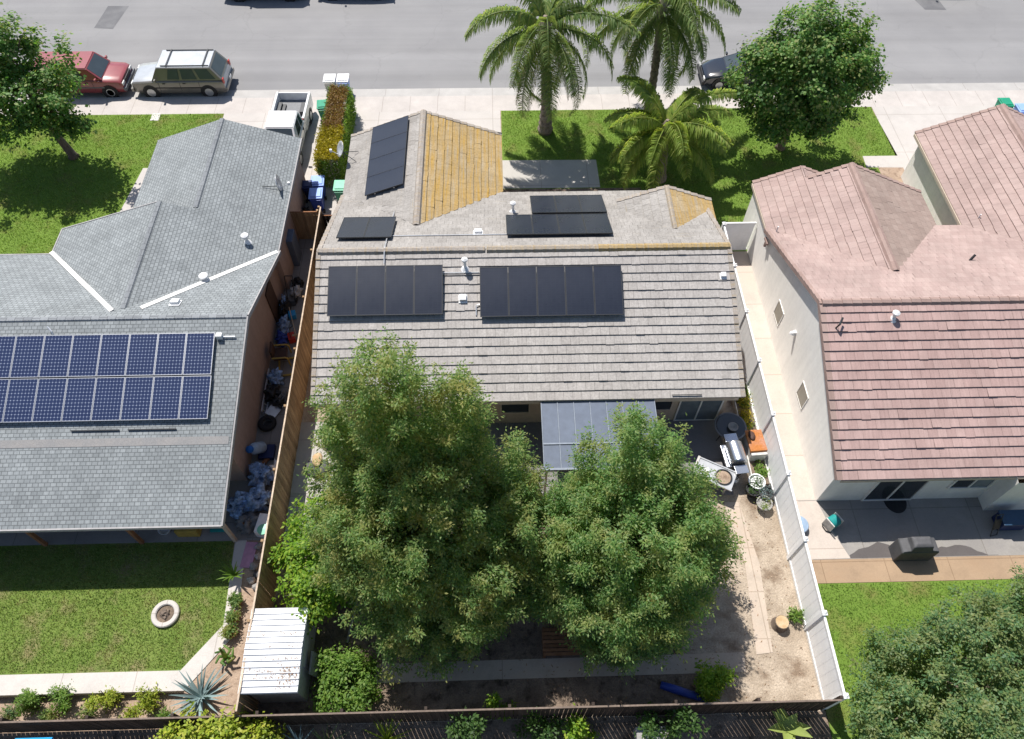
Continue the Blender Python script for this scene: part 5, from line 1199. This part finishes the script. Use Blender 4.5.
for sx in (-.6, .5):
    for sy in (-.32, .32):
        m = MB(); m.box((sx, sy, .34), (.06, .06, .68)); m.build('leg', MT['metal'], t, world=False)
t = thing('raised_bed', 'white edged raised planter bed along the white fence', 'planter', (9.95, 14.6, 0))
m = MB(); 
for x in (9.62, 10.26): m.box((x, 14.3, .14), (.05, 4.6, .3))
m.build('border', MT['offw'], t, bevel=.01); m = MB(); m.box((9.94, 14.3, .1), (.58, 4.56, .22)); m.build('soil', MT['dsoil'], t)
shrub('dry orange and green flowers in the raised bed by the white fence', 9.93, 14.7, .25, .4, 'gold', 55, 70, 13, (.08, .04), .12, name='flowers', cat='flowers', lobes=[(9.9, 14.9, .36, .2, .5, .14), (9.95, 15.7, .36, .2, .35, .14)], z0=.2)
t = thing('storage_box', 'rusty orange box with a pale base beside the barbecue', 'box', (9.92, 13.5, .1), R(4))
m = MB(); m.box((0, 0, .30), (.62, 1.0, .58)); m.build('base', MT['offw'], t, world=False, bevel=.015); m = MB(); m.box((0, .1, .63), (.66, .92, .09)); m.box((0, -.28, .60), (.66, .2, .09), M=Matrix.Rotation(R(18), 3, 'X')); m.build('lid', MT['orange'], t, world=False, bevel=.02)
m = MB(); m.blob((-.12, .3, .7), (.13, .2, .05), 3); m.build('rust_lump', MT['brownp'], t, world=False, smooth=True)
def pot(label, x, y, r, h, mat, lm=None, seed=0, group=None, z=0.0, ph=.3, name='plant_pot'):
    t = thing(name, label, 'pot', (x, y, z), 0, group); m = MB(); m.lathe([(r * .7, 0), (r, h), (r * 1.08, h), (r * 1.08, h + .03), (r * .92, h + .03), (r * .88, h - .04)], (0, 0, 0), 18, cap=False); m.lathe([(r * .7, 0), (.01, 0)], (0, 0, 0), 18); m.lathe([(r * .9, h - .04), (.01, h - .02)], (0, 0, 0), 18); m.build('pot', MT[mat], t, world=False, smooth=True, angle=40)
    if lm: foliage('foliage', [(x, y, z + h + ph * .45, r * .95, r * .95, ph * .5)], 20 if ph < .2 else 40, 9 if ph < .2 else 12, (.07, .03) if ph < .2 else (.10, .04), .1, LM[lm], t, seed, droop=-.1)
    return t
pot('white rimmed pot with dark plants against the white fence', 9.72, 12.05, .30, .38, 'wplast', 'dark', 91, 'pots by the white fence', ph=.12)
pot('black pot in the cluster behind the fire table', 9.55, 11.75, .27, .33, 'black', 'dark', 92, 'pots by the white fence', ph=.12)
pot('grey pot with a pale pink succulent in the cluster by the white fence', 9.98, 11.6, .26, .36, 'dmetal', 'agave', 93, 'pots by the white fence', ph=.12)
pot('mossy stone pot nearest the dirt in the cluster by the white fence', 9.85, 11.2, .28, .3, 'stone', 'elm', 94, 'pots by the white fence', ph=.14)
t = thing('propane_tank', 'small grey gas bottle under the barbecue shelf', 'gas bottle', (8.95, 12.2, 0)); m = MB(); m.lathe([(.10, 0), (.15, .05), (.15, .3), (.08, .38), (.05, .4), (.05, .45)], (0, 0, 0), 16); m.build('tank', MT['metal'], t, world=False, smooth=True, angle=40); m = MB(); m.lathe([(.09, .38), (.09, .47)], (0, 0, 0), 12, cap=False); m.build('collar', MT['metal'], t, world=False)
t = thing('stone_planter', 'dark stone pond ornament with an orange cut log beside the wooden fence', 'planter', (-6.95, 13.3, 0)); m = MB(); m.blob((-6.95, 13.1, .12), (.5, .38, .22), 4, .2, flat=0); m.build('rock', MT['dstone'], t, smooth=True); m = MB(); m.blob((-6.95, 13.35, .35), (.2, .3, .09), 6, .15); m.build('log', MT['cut'], t, smooth=True)
t = thing('stone_slab', 'tilted pale stone slab on the left strip of patio', 'stone', (-6.6, 14.1, 0)); m = MB(); m.box((-6.55, 14.0, .32), (.5, .06, .75), M=Matrix.Rotation(R(35), 3, 'Y') @ Matrix.Rotation(R(20), 3, 'X')); m.build('slab', MT['stone'], t, bevel=.02)
for i, (x, y, s) in enumerate(((-6.9, 12.1, .3), (-6.95, 11.2, .28), (-7.15, 12.6, .2))):
    t = thing('stepping_stone', ['pale stepping stone below the dark stone ornament', 'pale stepping stone beside the citrus tree', 'small round stone against the wooden fence'][i], 'stone', (x, y, .03), 0, 'stones by the wooden fence'); m = MB(); m.blob((0, 0, .02), (s, s * .8, .05), i, .2, flat=0); m.build('stone', MT['patio'], t, world=False, smooth=True)
# play things under the big trees
t = thing('wooden_platform', 'reddish slatted wooden platform under the big trees', 'platform', (2.2, 6.25, 0)); m = MB()
for k in range(7): m.box((2.1, 5.98 + k * .13, .42), (1.5, .10, .03))
m.build('slats', MT['wood'], t)
for x in (1.4, 2.8):
    m = MB(); m.box((x, 6.4, .2), (.08, .9, .4)); m.build('support', MT['wood'], t)
t = thing('plastic_tub', 'bright blue plastic tub behind the wooden platform', 'tub', (2.75, 6.95, 0)); m = MB(); m.lathe([(.2, 0), (.27, .45), (.30, .46), (.30, .49), (.25, .48), (.19, .05)], (0, 0, 0), 4, M=Matrix.Rotation(.7, 3, 'Z')); m.build('tub', MT['bright'], t, world=False, bevel=.02)
t = thing('rolled_tarp', 'rolled dark blue tarp lying across the shaded soil by the rear fence', 'tarp', (5.8, 4.75, 0)); m = MB(); m.path([(5.15, 5.0, .14), (5.6, 4.85, .13), (6.1, 4.68, .12), (6.6, 4.5, .1)], [.12, .14, .13, .10], 10); m.build('roll', MT['blue'], t, smooth=True)
t = thing('concrete_block', 'grey concrete block in front of the rear fence', 'block', (5.0, 3.4, 0)); m = MB(); m.box((4.6, 3.45, .35), (1.0, .5, .7)); m.build('block', MT['stone'], t, bevel=.02)
for i, (a, c, r) in enumerate((((-5.2, 6.6, .05), (-4.85, 8.3, .4), .05), ((-5.9, 7.0, .05), (-5.3, 6.2, .3), .05), ((-3.9, 6.1, .04), (-3.2, 6.5, .2), .03))):
    t = thing('fallen_branch', ['grey pole lying in the shade of the citrus tree', 'short pale pole beside the white shed', 'thin broken branch on the soil under the tallest tree'][i], 'branch', (a[0], a[1], 0)); m = MB(); m.path([a, [(a[k] + c[k]) / 2 + (.03 if k == 2 else 0) for k in range(3)], c], [r, r * .85, r * .6], 7); m.build('branch', MT['bark'] if i else MT['stone'], t)
rng = random.Random(11); m = MB()
for k in range(1500):
    x, y = rng.uniform(-6, 10.2), rng.uniform(4.2, 11.5)
    if x > 6.4 and rng.random() < .55: continue
    a = rng.uniform(0, 6.28); s = rng.uniform(.02, .06)
    m.face([(x + math.cos(a) * s, y + math.sin(a) * s, .018), (x - math.sin(a) * s * .5, y + math.cos(a) * s * .5, .035), (x - math.cos(a) * s, y - math.sin(a) * s, .018)])
tag(m.build('leaf_litter', MT['debris']), 'dry leaf litter scattered over the dirt yard', 'leaf litter', kind='stuff')
rng = random.Random(12); m = MB()
for k in range(150):
    x, y = rng.uniform(6.4, 10.2), rng.uniform(4.2, 11.3); s = rng.uniform(.012, .035); m.blob((x, y, .01), (s, s * .8, s * .6), k, .2, n=6)
tag(m.build('pebbles', MT['bed']), 'small clods and pebbles on the dirt yard', 'pebbles', kind='stuff')

# ------------------------------------------------------------------ left back yard
t = thing('tree_ring', 'pale concrete ring with dark soil set in the back lawn', 'edging ring', (-11.5, 7.7, 0)); m = MB(); m.lathe([(.30, 0), (.30, .10), (.33, .13), (.44, .13), (.47, .10), (.47, 0)], (0, 0, 0), 30, cap=False); m.build('ring', MT['white'], t, world=False, smooth=True, angle=40); m = MB(); m.lathe([(.31, .05), (.01, .07)], (0, 0, 0), 20); m.build('soil', MT['dsoil'], t, world=False)
m = MB(); m.blob((-.02, 0, .08), (.16, .14, .09), 3, .3); m.build('stub', MT['bark'], t, world=False)
for i, y in enumerate((8.05, 7.5, 7.0)):
    pot(['clipped globe plant in a pot nearest the covered patio', 'clipped globe plant in the middle pot of three', 'clipped globe plant in the pot nearest the cactus'][i], -9.12, y, .2, .22, 'terra', 'elm', 100 + i, 'globe plants along the mow strip', ph=.26)
t = thing('cactus', 'dull green cactus with curled arms on the bare planter soil', 'cactus', (-9.1, 6.2, 0)); m = MB()
m.path([(-9.1, 6.2, 0), (-9.12, 6.2, .4), (-9.2, 6.35, .7)], [.08, .085, .05], 8)
for k in range(6):
    a = k * 1.05; m.path([(-9.1, 6.2, .25), (-9.1 + math.cos(a) * .22, 6.2 + math.sin(a) * .22, .28), (-9.1 + math.cos(a + .8) * .34, 6.2 + math.sin(a + .8) * .34, .42)], [.055, .055, .03], 7)
m.build('stem', LM['elm'], t, smooth=True)
t = thing('storage_box', 'yellow ochre box on the covered patio behind the back lawn', 'mat', (-11.3, 10.75, .01)); m = MB(); m.box((0, 0, .25), (.8, .55, .5)); m.build('box', MT['yellow'], t, world=False, bevel=.02)
t = thing('wash_basin', 'pale oval basin on the covered patio beside the ochre box', 'basin', (-12.2, 10.75, .01)); m = MB(); m.lathe([(.16, 0), (.24, .2), (.22, .2), (.15, .03)], (0, 0, 0), 18); m.build('basin', MT['wplast'], t, world=False, smooth=True, angle=40)
t = thing('plastic_tray', 'teal tray on the covered patio by the corner post', 'tray', (-10.3, 10.75, .01)); m = MB(); m.box((0, 0, .06), (.55, .25, .1)); m.build('tray', MT['teal'], t, world=False, bevel=.02)
t = thing('door_mat', 'pink and white mat on the pavement beside the planter', 'mat', (-9.02, 9.75, .01)); m = MB(); m.box((0, 0, .02), (.42, .95, .03), rz=-.08); m.build('mat', plain('pink cloth', (.45, .25, .35), .9), t, world=False)
t = thing('metal_pole', 'blue metal pole standing by the rear fence in the planter corner', 'pole', (-14.2, 3.7, 0)); m = MB(); m.path([(-14.6, 3.72, 1.2), (-13.5, 3.72, 1.2)], .05, 8); m.build('pole', MT['cyan'], t)
for i, (x, y, s) in enumerate(((-8.75, 9.3, .16), (-8.6, 9.0, .14), (-8.75, 8.8, .15), (-8.55, 8.55, .15), (-8.62, 9.65, .15), (-8.4, 9.85, .13), (-8.7, 10.05, .14))):
    t = thing('rock', ['grey rock in the bed by the wooden fence', 'small grey rock in the bed by the wooden fence', 'white rock beside the palm-like plant', 'grey rock nearest the white shed', 'tan rock beside the pink mat', 'small dark rock touching the wooden fence', 'grey rock below the plastic sheets'][i], 'rock', (x, y, 0), 0, 'rocks in the planter'); m = MB(); m.blob((0, 0, s * .5), (s, s * .85, s * .7), i + 3, .25, flat=0); m.build('rock', MT[['stone', 'dstone', 'white', 'stone', 'pink', 'dstone', 'stone'][i]], t, world=False, smooth=True)
# ------------------------------------------------------------------ clutter in the left side yard
def junk(name, label, cat, x, y, z=0.0, rz=0.0, group='clutter in the side yard'): return thing(name, label, cat, (x, y, z), rz, group)
def bag(label, x, y, r, mat, seed, cat='bag', name='plastic_bag', z=0.0):
    t = junk(name, label, cat, x, y, z); m = MB(); m.blob((0, 0, r[2] * .8), r, seed, .34, n=30, flat=.0); m.build('bag', MT[mat], t, world=False, smooth=True); m = MB(); m.blob((r[0] * .1, 0, r[2] * 1.65), (r[0] * .25, r[1] * .25, r[2] * .25), seed + 1, .35); m.build('knot', MT[mat], t, world=False, smooth=True); return t
def bucket(label, x, y, r, h, mat, inner, group='buckets', z=0.0):
    t = junk('bucket', label, 'bucket', x, y, z, 0, group); m = MB(); m.lathe([(r * .8, 0), (r, h), (r * 1.06, h), (r * 1.06, h + .03), (r * .95, h + .02), (r * .78, .04)], (0, 0, 0), 18, cap=False); m.lathe([(r * .8, 0), (.01, .0)], (0, 0, 0), 12); m.build('shell', MT[mat], t, world=False, smooth=True, angle=40)
    m = MB(); m.lathe([(r * .9, h * .75), (.01, h * .78)], (0, 0, 0), 16); m.build('contents', MT[inner], t, world=False); m = MB(); m.path([(-r, 0, h), (-r * .6, r * .8, h + .03), (r * .6, r * .8, h + .03), (r, 0, h)], .008, 5); m.build('handle', MT['metal'], t, world=False); return t
# water jug on a stand
t = junk('water_jug', 'big clear water jug with a blue cap against the pinkish wall', 'water jug', -9.15, 14.0, .2); M = Matrix.Rotation(R(-25), 3, 'Y') @ Matrix.Rotation(R(-30), 3, 'X')
m = MB(); m.lathe([(.20, 0), (.23, .05), (.23, .5), (.2, .58), (.1, .66), (.085, .7)], (0, 0, .05), 20, M=Matrix.Rotation(R(35), 3, 'X') @ Matrix.Rotation(R(-22), 3, 'Y')); m.build('bottle', plain('pale water plastic', (.36, .46, .58), .25, 0, .15, 5, .5), t, world=False, smooth=True, angle=40)
m = MB(); m.lathe([(.12, .66), (.14, .68), (.14, .8), (.1, .83)], (0, 0, .05), 16, M=Matrix.Rotation(R(35), 3, 'X') @ Matrix.Rotation(R(-22), 3, 'Y')); m.build('cap', MT['bright'], t, world=False, smooth=True, angle=40)
t = junk('jug_crate', 'dark crate under the tilted water jug', 'crate', -9.0, 13.85); m = MB(); m.box((0, 0, .1), (.6, .6, .2)); m.build('crate', MT['navy'], t, world=False, bevel=.02)
t = junk('car_tire', 'old black tyre lying beside the water jug', 'tyre', -9.2, 15.15); m = MB(); m.lathe([(.16, .0), (.32, .0), (.36, .06), (.36, .15), (.32, .21), (.2, .21), (.16, .16)], (0, 0, 0), 24, cap=False); m.build('tyre', MT['rubber'], t, world=False, smooth=True); m = MB(); m.lathe([(.16, .02), (.01, .03)], (0, 0, 0), 12); m.build('rim', MT['dmetal'], t, world=False)
bag('crumpled blue plastic sheet bundle in sun and shade by the fence', -8.95, 12.75, (.45, .42, .38), 'bag', 1)
bag('largest crumpled blue plastic bundle behind the patio corner', -8.95, 11.75, (.50, .42, .42), 'bag', 2)
bag('crumpled blue plastic bundle half under the shingle eave', -9.6, 11.55, (.38, .38, .36), 'bag', 3)
bag('dirty bundle of brown and blue plastic by the corner post', -9.15, 10.9, (.45, .32, .28), 'grey', 4)
bag('bright white torn sack in the sun beside the blue bundles', -8.5, 12.95, (.18, .36, .30), 'wplast', 5)
bag('small white sack beside the white bench', -8.6, 11.9, (.14, .22, .22), 'wplast', 6)
bucket('white bucket nearest the wooden fence', -8.12, 13.5, .2, .38, 'wplast', 'wplast'); bucket('white bucket with dark brown contents', -8.18, 12.9, .18, .36, 'offw', 'brownp')
t = junk('white_bench', 'long white plastic bench along the wooden fence', 'bench', -8.22, 11.75); m = MB(); m.box((0, 0, .46), (.32, 1.5, .05)); m.build('seat', MT['offw'], t, world=False, bevel=.015)
for y in (-.65, .65):
    m = MB(); m.box((0, y, .22), (.28, .05, .44)); m.build('leg', MT['offw'], t, world=False)
t = junk('plastic_box', 'white box with a pale green lid beside the palm-like plant', 'box', -8.55, 10.75, 0, -.15); m = MB(); m.box((0, 0, .25), (.5, .75, .5)); m.build('box', MT['wplast'], t, world=False, bevel=.03); m = MB(); m.lathe([(.2, .5), (.2, .56), (.02, .58)], (.08, -.25, .0), 18); m.build('lid', MT['lgreen'], t, world=False)
t = junk('timber_plank', 'short brown plank lying below the water jug', 'plank', -9.1, 13.3, 0, 1.0); m = MB(); m.box((0, 0, .12), (.9, .16, .05)); m.build('plank', MT['wood'], t, world=False)
t = junk('timber_plank', 'brown plank propped in the shade beside the patio corner', 'plank', -9.0, 11.0, 0, .7); m = MB(); m.box((0, 0, .3), (.8, .1, .04), M=Matrix.Rotation(R(20), 3, 'Y')); m.build('plank', MT['wood'], t, world=False)
# chairs and bundles further along the wall
t = junk('cushioned_chair', 'brown cushioned chair with ochre arms against the wall', 'chair', -9.05, 18.3, 0, .1)
m = MB(); m.box((0, 0, .42), (.55, .6, .12)); m.build('seat', MT['brownp'], t, world=False, bevel=.03); m = MB(); m.box((-.28, 0, .7), (.1, .58, .55)); m.build('backrest', MT['brownp'], t, world=False, bevel=.03)
for y in (-.34, .34):
    m = MB(); m.path([(-.3, y, .62), (.25, y, .6), (.33, y, .5), (.33, y, 0)], .035, 7); m.build('arm', MT['yellow'], t, world=False)
t = junk('wooden_rack', 'ochre wooden rack lying in front of the brown chair', 'frame', -8.75, 17.75, 0, .15); m = MB()
for a, b in (((-.35, -.3), (.35, -.3)), ((.35, -.3), (.35, .55)), ((.35, .55), (-.35, .55)), ((-.35, .55), (-.35, -.3))): m.bar((a[0], a[1], .1), (b[0], b[1], .1), .07, .06)
m.build('frame', MT['yellow'], t, world=False)
t = junk('ladder', 'aluminium ladder lying on edge along the pinkish wall', 'ladder', -9.45, 16.6); m = MB()
m.bar((0, -1.0, .25), (0.0, 1.0, .35), .05, .09); m.bar((.12, -1.0, .02), (.12, 1.0, .12), .05, .09)
for k in range(7): m.bar((0, -.9 + k * .3, .28), (.12, -.9 + k * .3, .08), .03, .03)
m.build('rails', MT['galv'], t, world=False)
bag('white and blue crumpled bag behind the brown chair', -9.15, 17.25, (.28, .3, .3), 'bag', 7); bag('black rubbish bag beside the ladder', -9.15, 16.5, (.28, .33, .28), 'black', 8); bag('small black rubbish bag beside the sheet metal', -8.9, 16.1, (.24, .24, .22), 'dmetal', 9)
t = junk('metal_sheet', 'flat grey metal sheet leaning beside the tyre', 'sheet', -9.0, 15.75, 0, -.5); m = MB(); m.box((0, 0, .14), (.45, .62, .03), M=Matrix.Rotation(R(12), 3, 'Y')); m.build('sheet', MT['metal'], t, world=False)
bag('grey canvas bag beside the metal sheet', -8.75, 16.35, (.2, .22, .2), 'grey', 10)
t = junk('toolbox', 'bright red toolbox in the row of clutter', 'toolbox', -8.8, 19.35, 0, .3); m = MB(); m.box((0, 0, .15), (.28, .4, .3)); m.build('box', MT['redp'], t, world=False, bevel=.02); m = MB(); m.path([(-.02, -.14, .3), (-.02, -.14, .38), (-.02, .14, .38), (-.02, .14, .3)], .015, 6); m.build('handle', MT['black'], t, world=False)
bag('dark blue bag behind the red toolbox', -9.2, 19.3, (.24, .26, .24), 'blue', 11); bag('pale lilac bundle above the dark blue bag', -9.2, 19.95, (.22, .35, .3), 'bag', 12)
t = junk('plastic_crate', 'cyan plastic crate in the row of clutter', 'crate', -8.95, 20.6, 0, .2); m = MB(); m.box((0, 0, .14), (.3, .32, .28)); m.build('crate', MT['cyan'], t, world=False, bevel=.02)
t = junk('broom', 'wooden-handled broom lying across the clutter', 'broom', -8.8, 20.0); m = MB(); m.path([(-.25, .8, .45), (.18, -.55, .3)], .018, 6); m.build('handle', MT['pale'], t, world=False); m = MB(); m.box((.2, -.62, .27), (.3, .08, .12), rz=.3); m.build('head', MT['tan'], t, world=False)
bag('black bag between the cyan crate and the wall', -9.3, 20.9, (.2, .4, .3), 'black', 13); bag('lilac pillow-like bundle against the wall', -9.4, 21.1, (.14, .3, .3), 'bag', 14); bag('grey bag at the dark end of the clutter', -8.95, 21.9, (.22, .25, .22), 'offw', 15); bag('black bag at the dark end of the clutter', -8.95, 22.4, (.25, .25, .22), 'black', 16)
t = junk('trolley', 'dark hand trolley leaning on the clutter', 'trolley', -9.15, 21.6); m = MB(); m.path([(-.2, .6, .9), (-.1, -.2, .1)], .02, 6); m.path([(.15, .6, .9), (.2, -.2, .1)], .02, 6); m.bar((-.2, .6, .9), (.15, .6, .9), .03, .03); m.box((.05, -.28, .06), (.4, .22, .03)); m.build('frame', MT['dmetal'], t, world=False)
for sx in (-.18, .26):
    m = MB(); m.lathe([(.11, -.03), (.11, .03)], (sx, -.14, .11), 12, M=Matrix.Rotation(math.pi / 2, 3, 'Y')); m.build('wheel', MT['rubber'], t, world=False)
bag('black bag lying against the wooden fence in the dark of the side yard', -8.2, 21.9, (.16, .25, .25), 'black', 17)
# behind the board gate
t = junk('scrap_timber', 'orange brown scrap timber behind the board gate', 'timber', -9.0, 26.0)
for k in range(6):
    m = MB(); m.box((random.uniform(-.3, .3), random.uniform(-.25, .35), .1 + k * .07), (.75, .12, .05), rz=random.uniform(-.7, .7)); m.build('offcut', MT['orange' if k % 3 == 0 else 'wood'], t, world=False)
bucket('cream bucket on the scrap timber behind the board gate', -8.55, 26.1, .17, .4, 'offw', 'offw', z=.0); bag('black bag against the pinkish wall behind the board gate', -9.15, 26.9, (.14, .22, .25), 'black', 18)
t = junk('utility_cabinet', 'blue grey cabinet against the pinkish wall inside the board gate', 'cabinet', -9.25, 24.0); m = MB(); m.box((0, 0, .8), (.4, .8, 1.6)); m.build('cabinet', MT['slate'], t, world=False, bevel=.03)

# cars at the far kerb, whose shadows reach into the street
for nm, lb, x, s_ in (('parked_suv', 'pewter SUV at the far kerb across from the silver-roofed one', -14.2, suv_), ('parked_car', 'dark sedan at the far kerb behind the pewter SUV', -8.6, sed_), ('parked_car', 'dark sedan at the far kerb across from the garage of the cream house', 29.0, sed_)):
    o = copy_tree(s_); o.name = nm; o.location = (x, 47.02, -.1); o['label'] = lb
# ------------------------------------------------------------------ right house patio
t = thing('hose_reel', 'teal garden hose reel at the patio corner of the cream house', 'hose reel', (12.2, 10.4, .012), .5); M = Matrix.Rotation(math.pi / 2, 3, 'Y')
m = MB(); m.lathe([(.2, -.18), (.22, -.16), (.22, .16), (.2, .18)], (0, 0, .32), 18, M=M); m.build('drum', MT['teal'], t, world=False, smooth=True, angle=40)
for sx in (-.22, .22):
    m = MB(); m.box((sx, 0, .27), (.05, .42, .54)); m.build('side_frame', MT['offw'], t, world=False, bevel=.02)
m = MB(); m.path([(-.2, -.25, .06), (-.32, -.1, .05), (-.3, .1, .05), (-.2, .2, .05)], .02, 6); m.build('hose', MT['black'], t, world=False)
t = thing('round_tub', 'pale blue round tub standing beside the white fence', 'tub', (10.95, 10.35, .012)); m = MB(); m.lathe([(.34, 0), (.36, .25), (.33, .30), (.05, .34)], (0, 0, 0), 24); m.build('tub', plain('pale blue plastic', (.27, .36, .48), .4), t, world=False, smooth=True, angle=40)
t = thing('covered_grill', 'barbecue under a grey fitted cover on the patio edge', 'barbecue', (14.75, 9.25, .018)); m = MB()
pr = [((-.66, -.28), (.66, .28), 0), ((-.66, -.28), (.66, .28), .80), ((-.62, -.25), (.62, .25), .86), ((-.38, -.25), (.38, .25), .92), ((-.34, -.20), (.34, .2), 1.14), ((-.25, -.1), (.25, .1), 1.2)]
for (a, b, z), (c, d, z2_) in zip(pr, pr[1:]):
    p = [(a[0], a[1], z), (b[0], a[1], z), (b[0], b[1], z), (a[0], b[1], z)]; q = [(c[0], c[1], z2_), (d[0], c[1], z2_), (d[0], d[1], z2_), (c[0], d[1], z2_)]
    for i in range(4): m.face([p[i], p[(i + 1) % 4], q[(i + 1) % 4], q[i]])
a, b, z = pr[-1]; m.face([(a[0], a[1], z), (b[0], a[1], z), (b[0], b[1], z), (a[0], b[1], z)]); m.build('cover', MT['cover'], t, world=False, bevel=.03)
for sx in (-.5, .5):
    m = MB(); m.lathe([(.08, -.03), (.08, .03)], (sx, .0, .08), 12, M=Matrix.Rotation(math.pi / 2, 3, 'X')); m.build('caster', MT['rubber'], t, world=False)
t = thing('door_mat', 'black half-round mat at the back door of the cream house', 'mat', (14.9, 11.3, .02)); m = MB(); m.prism([(.42 * math.cos(math.pi + math.pi * k / 16), .50 * math.sin(math.pi + math.pi * k / 16)) for k in range(17)], .002, .02); m.build('mat', MT['rubber'], t, world=False)
t = thing('storage_tub', 'dark blue storage tub against the cream wall', 'tub', (18.75, 10.3, .02)); m = MB(); m.box((0, 0, .28), (.95, .55, .54)); m.build('tub', MT['navy'], t, world=False, bevel=.04); m = MB(); m.box((0, 0, .57), (1.0, .6, .05)); m.build('lid', plain('dark blue lid', (.03, .07, .13), .4), t, world=False, bevel=.02)
t = thing('folded_chair', 'black folded metal chair leaning on the blue storage tub', 'chair', (18.05, 10.2, .02), .2); m = MB()
for x in (-.15, .12): m.path([(x, -.35, 0), (x + .05, .1, .85)], .018, 6)
m.path([(-.1, .1, .85), (.17, .1, .85)], .018, 6); m.path([(-.15, -.35, .02), (.12, -.35, .02)], .018, 6); m.build('frame', MT['dmetal'], t, world=False); m = MB(); m.box((.03, -.1, .45), (.25, .03, .45), M=Matrix.Rotation(R(-28), 3, 'X')); m.build('seat', MT['black'], t, world=False)
t = thing('water_meter_lid', 'pale utility cover set in the sidewalk grass edge', 'utility cover', (-18.3, 34.55, 0)); m = MB(); m.box((0, 0, .012), (.45, .6, .02)); m.build('lid', MT['offw'], t, world=False)

# ------------------------------------------------------------------ light, sky, camera
sd = Vector((.28, -.53, -1)).normalized()
sun = bpy.data.lights.new('sun', 'SUN'); sun.energy = 5.0; sun.angle = R(.53); sun.color = (1, .955, .89)
so = bpy.data.objects.new('sun', sun); col.objects.link(so); so.rotation_euler = sd.to_track_quat('-Z', 'Y').to_euler(); so.location = (-8, 40, 60)
wd = bpy.data.worlds.new('World'); sc.world = wd; wd.use_nodes = True; nt = wd.node_tree; nt.nodes.clear()
sky = nt.nodes.new('ShaderNodeTexSky'); sky.sky_type = 'NISHITA'; sky.sun_disc = False
sky.sun_elevation = math.asin(-sd.z); sky.sun_rotation = math.atan2(-sd.x, -sd.y); sky.altitude = 100; sky.air_density = 1.0; sky.dust_density = 1.0
bg = nt.nodes.new('ShaderNodeBackground'); bg.inputs[1].default_value = .09; out = nt.nodes.new('ShaderNodeOutputWorld')
nt.links.new(sky.outputs[0], bg.inputs[0]); nt.links.new(bg.outputs[0], out.inputs[0])
f, pi_, ya, ro = 746.294, 0.975450072, 0.0355170675, 0.0120095682
fw = Vector((math.sin(ya) * math.cos(pi_), math.cos(ya) * math.cos(pi_), -math.sin(pi_))); r0 = Vector((math.cos(ya), -math.sin(ya), 0)); u0 = r0.cross(fw)
rv = r0 * math.cos(ro) + u0 * math.sin(ro); uv_ = -r0 * math.sin(ro) + u0 * math.cos(ro)
cam = bpy.data.cameras.new('camera'); cam.sensor_width = 36; cam.sensor_fit = 'HORIZONTAL'; cam.lens = f / 1024 * 36; cam.clip_end = 1500; cam.clip_start = .5
co = bpy.data.objects.new('camera', cam); col.objects.link(co)
co.matrix_world = Matrix(((rv.x, uv_.x, -fw.x, 0), (rv.y, uv_.y, -fw.y, 0), (rv.z, uv_.z, -fw.z, 26), (0, 0, 0, 1)))
sc.camera = co
sc.view_settings.view_transform = 'Standard'; sc.view_settings.look = 'None'; sc.view_settings.gamma = 1; sc.view_settings.use_curve_mapping = False
sc.view_settings.exposure = .44
sc.render.engine = 'CYCLES'
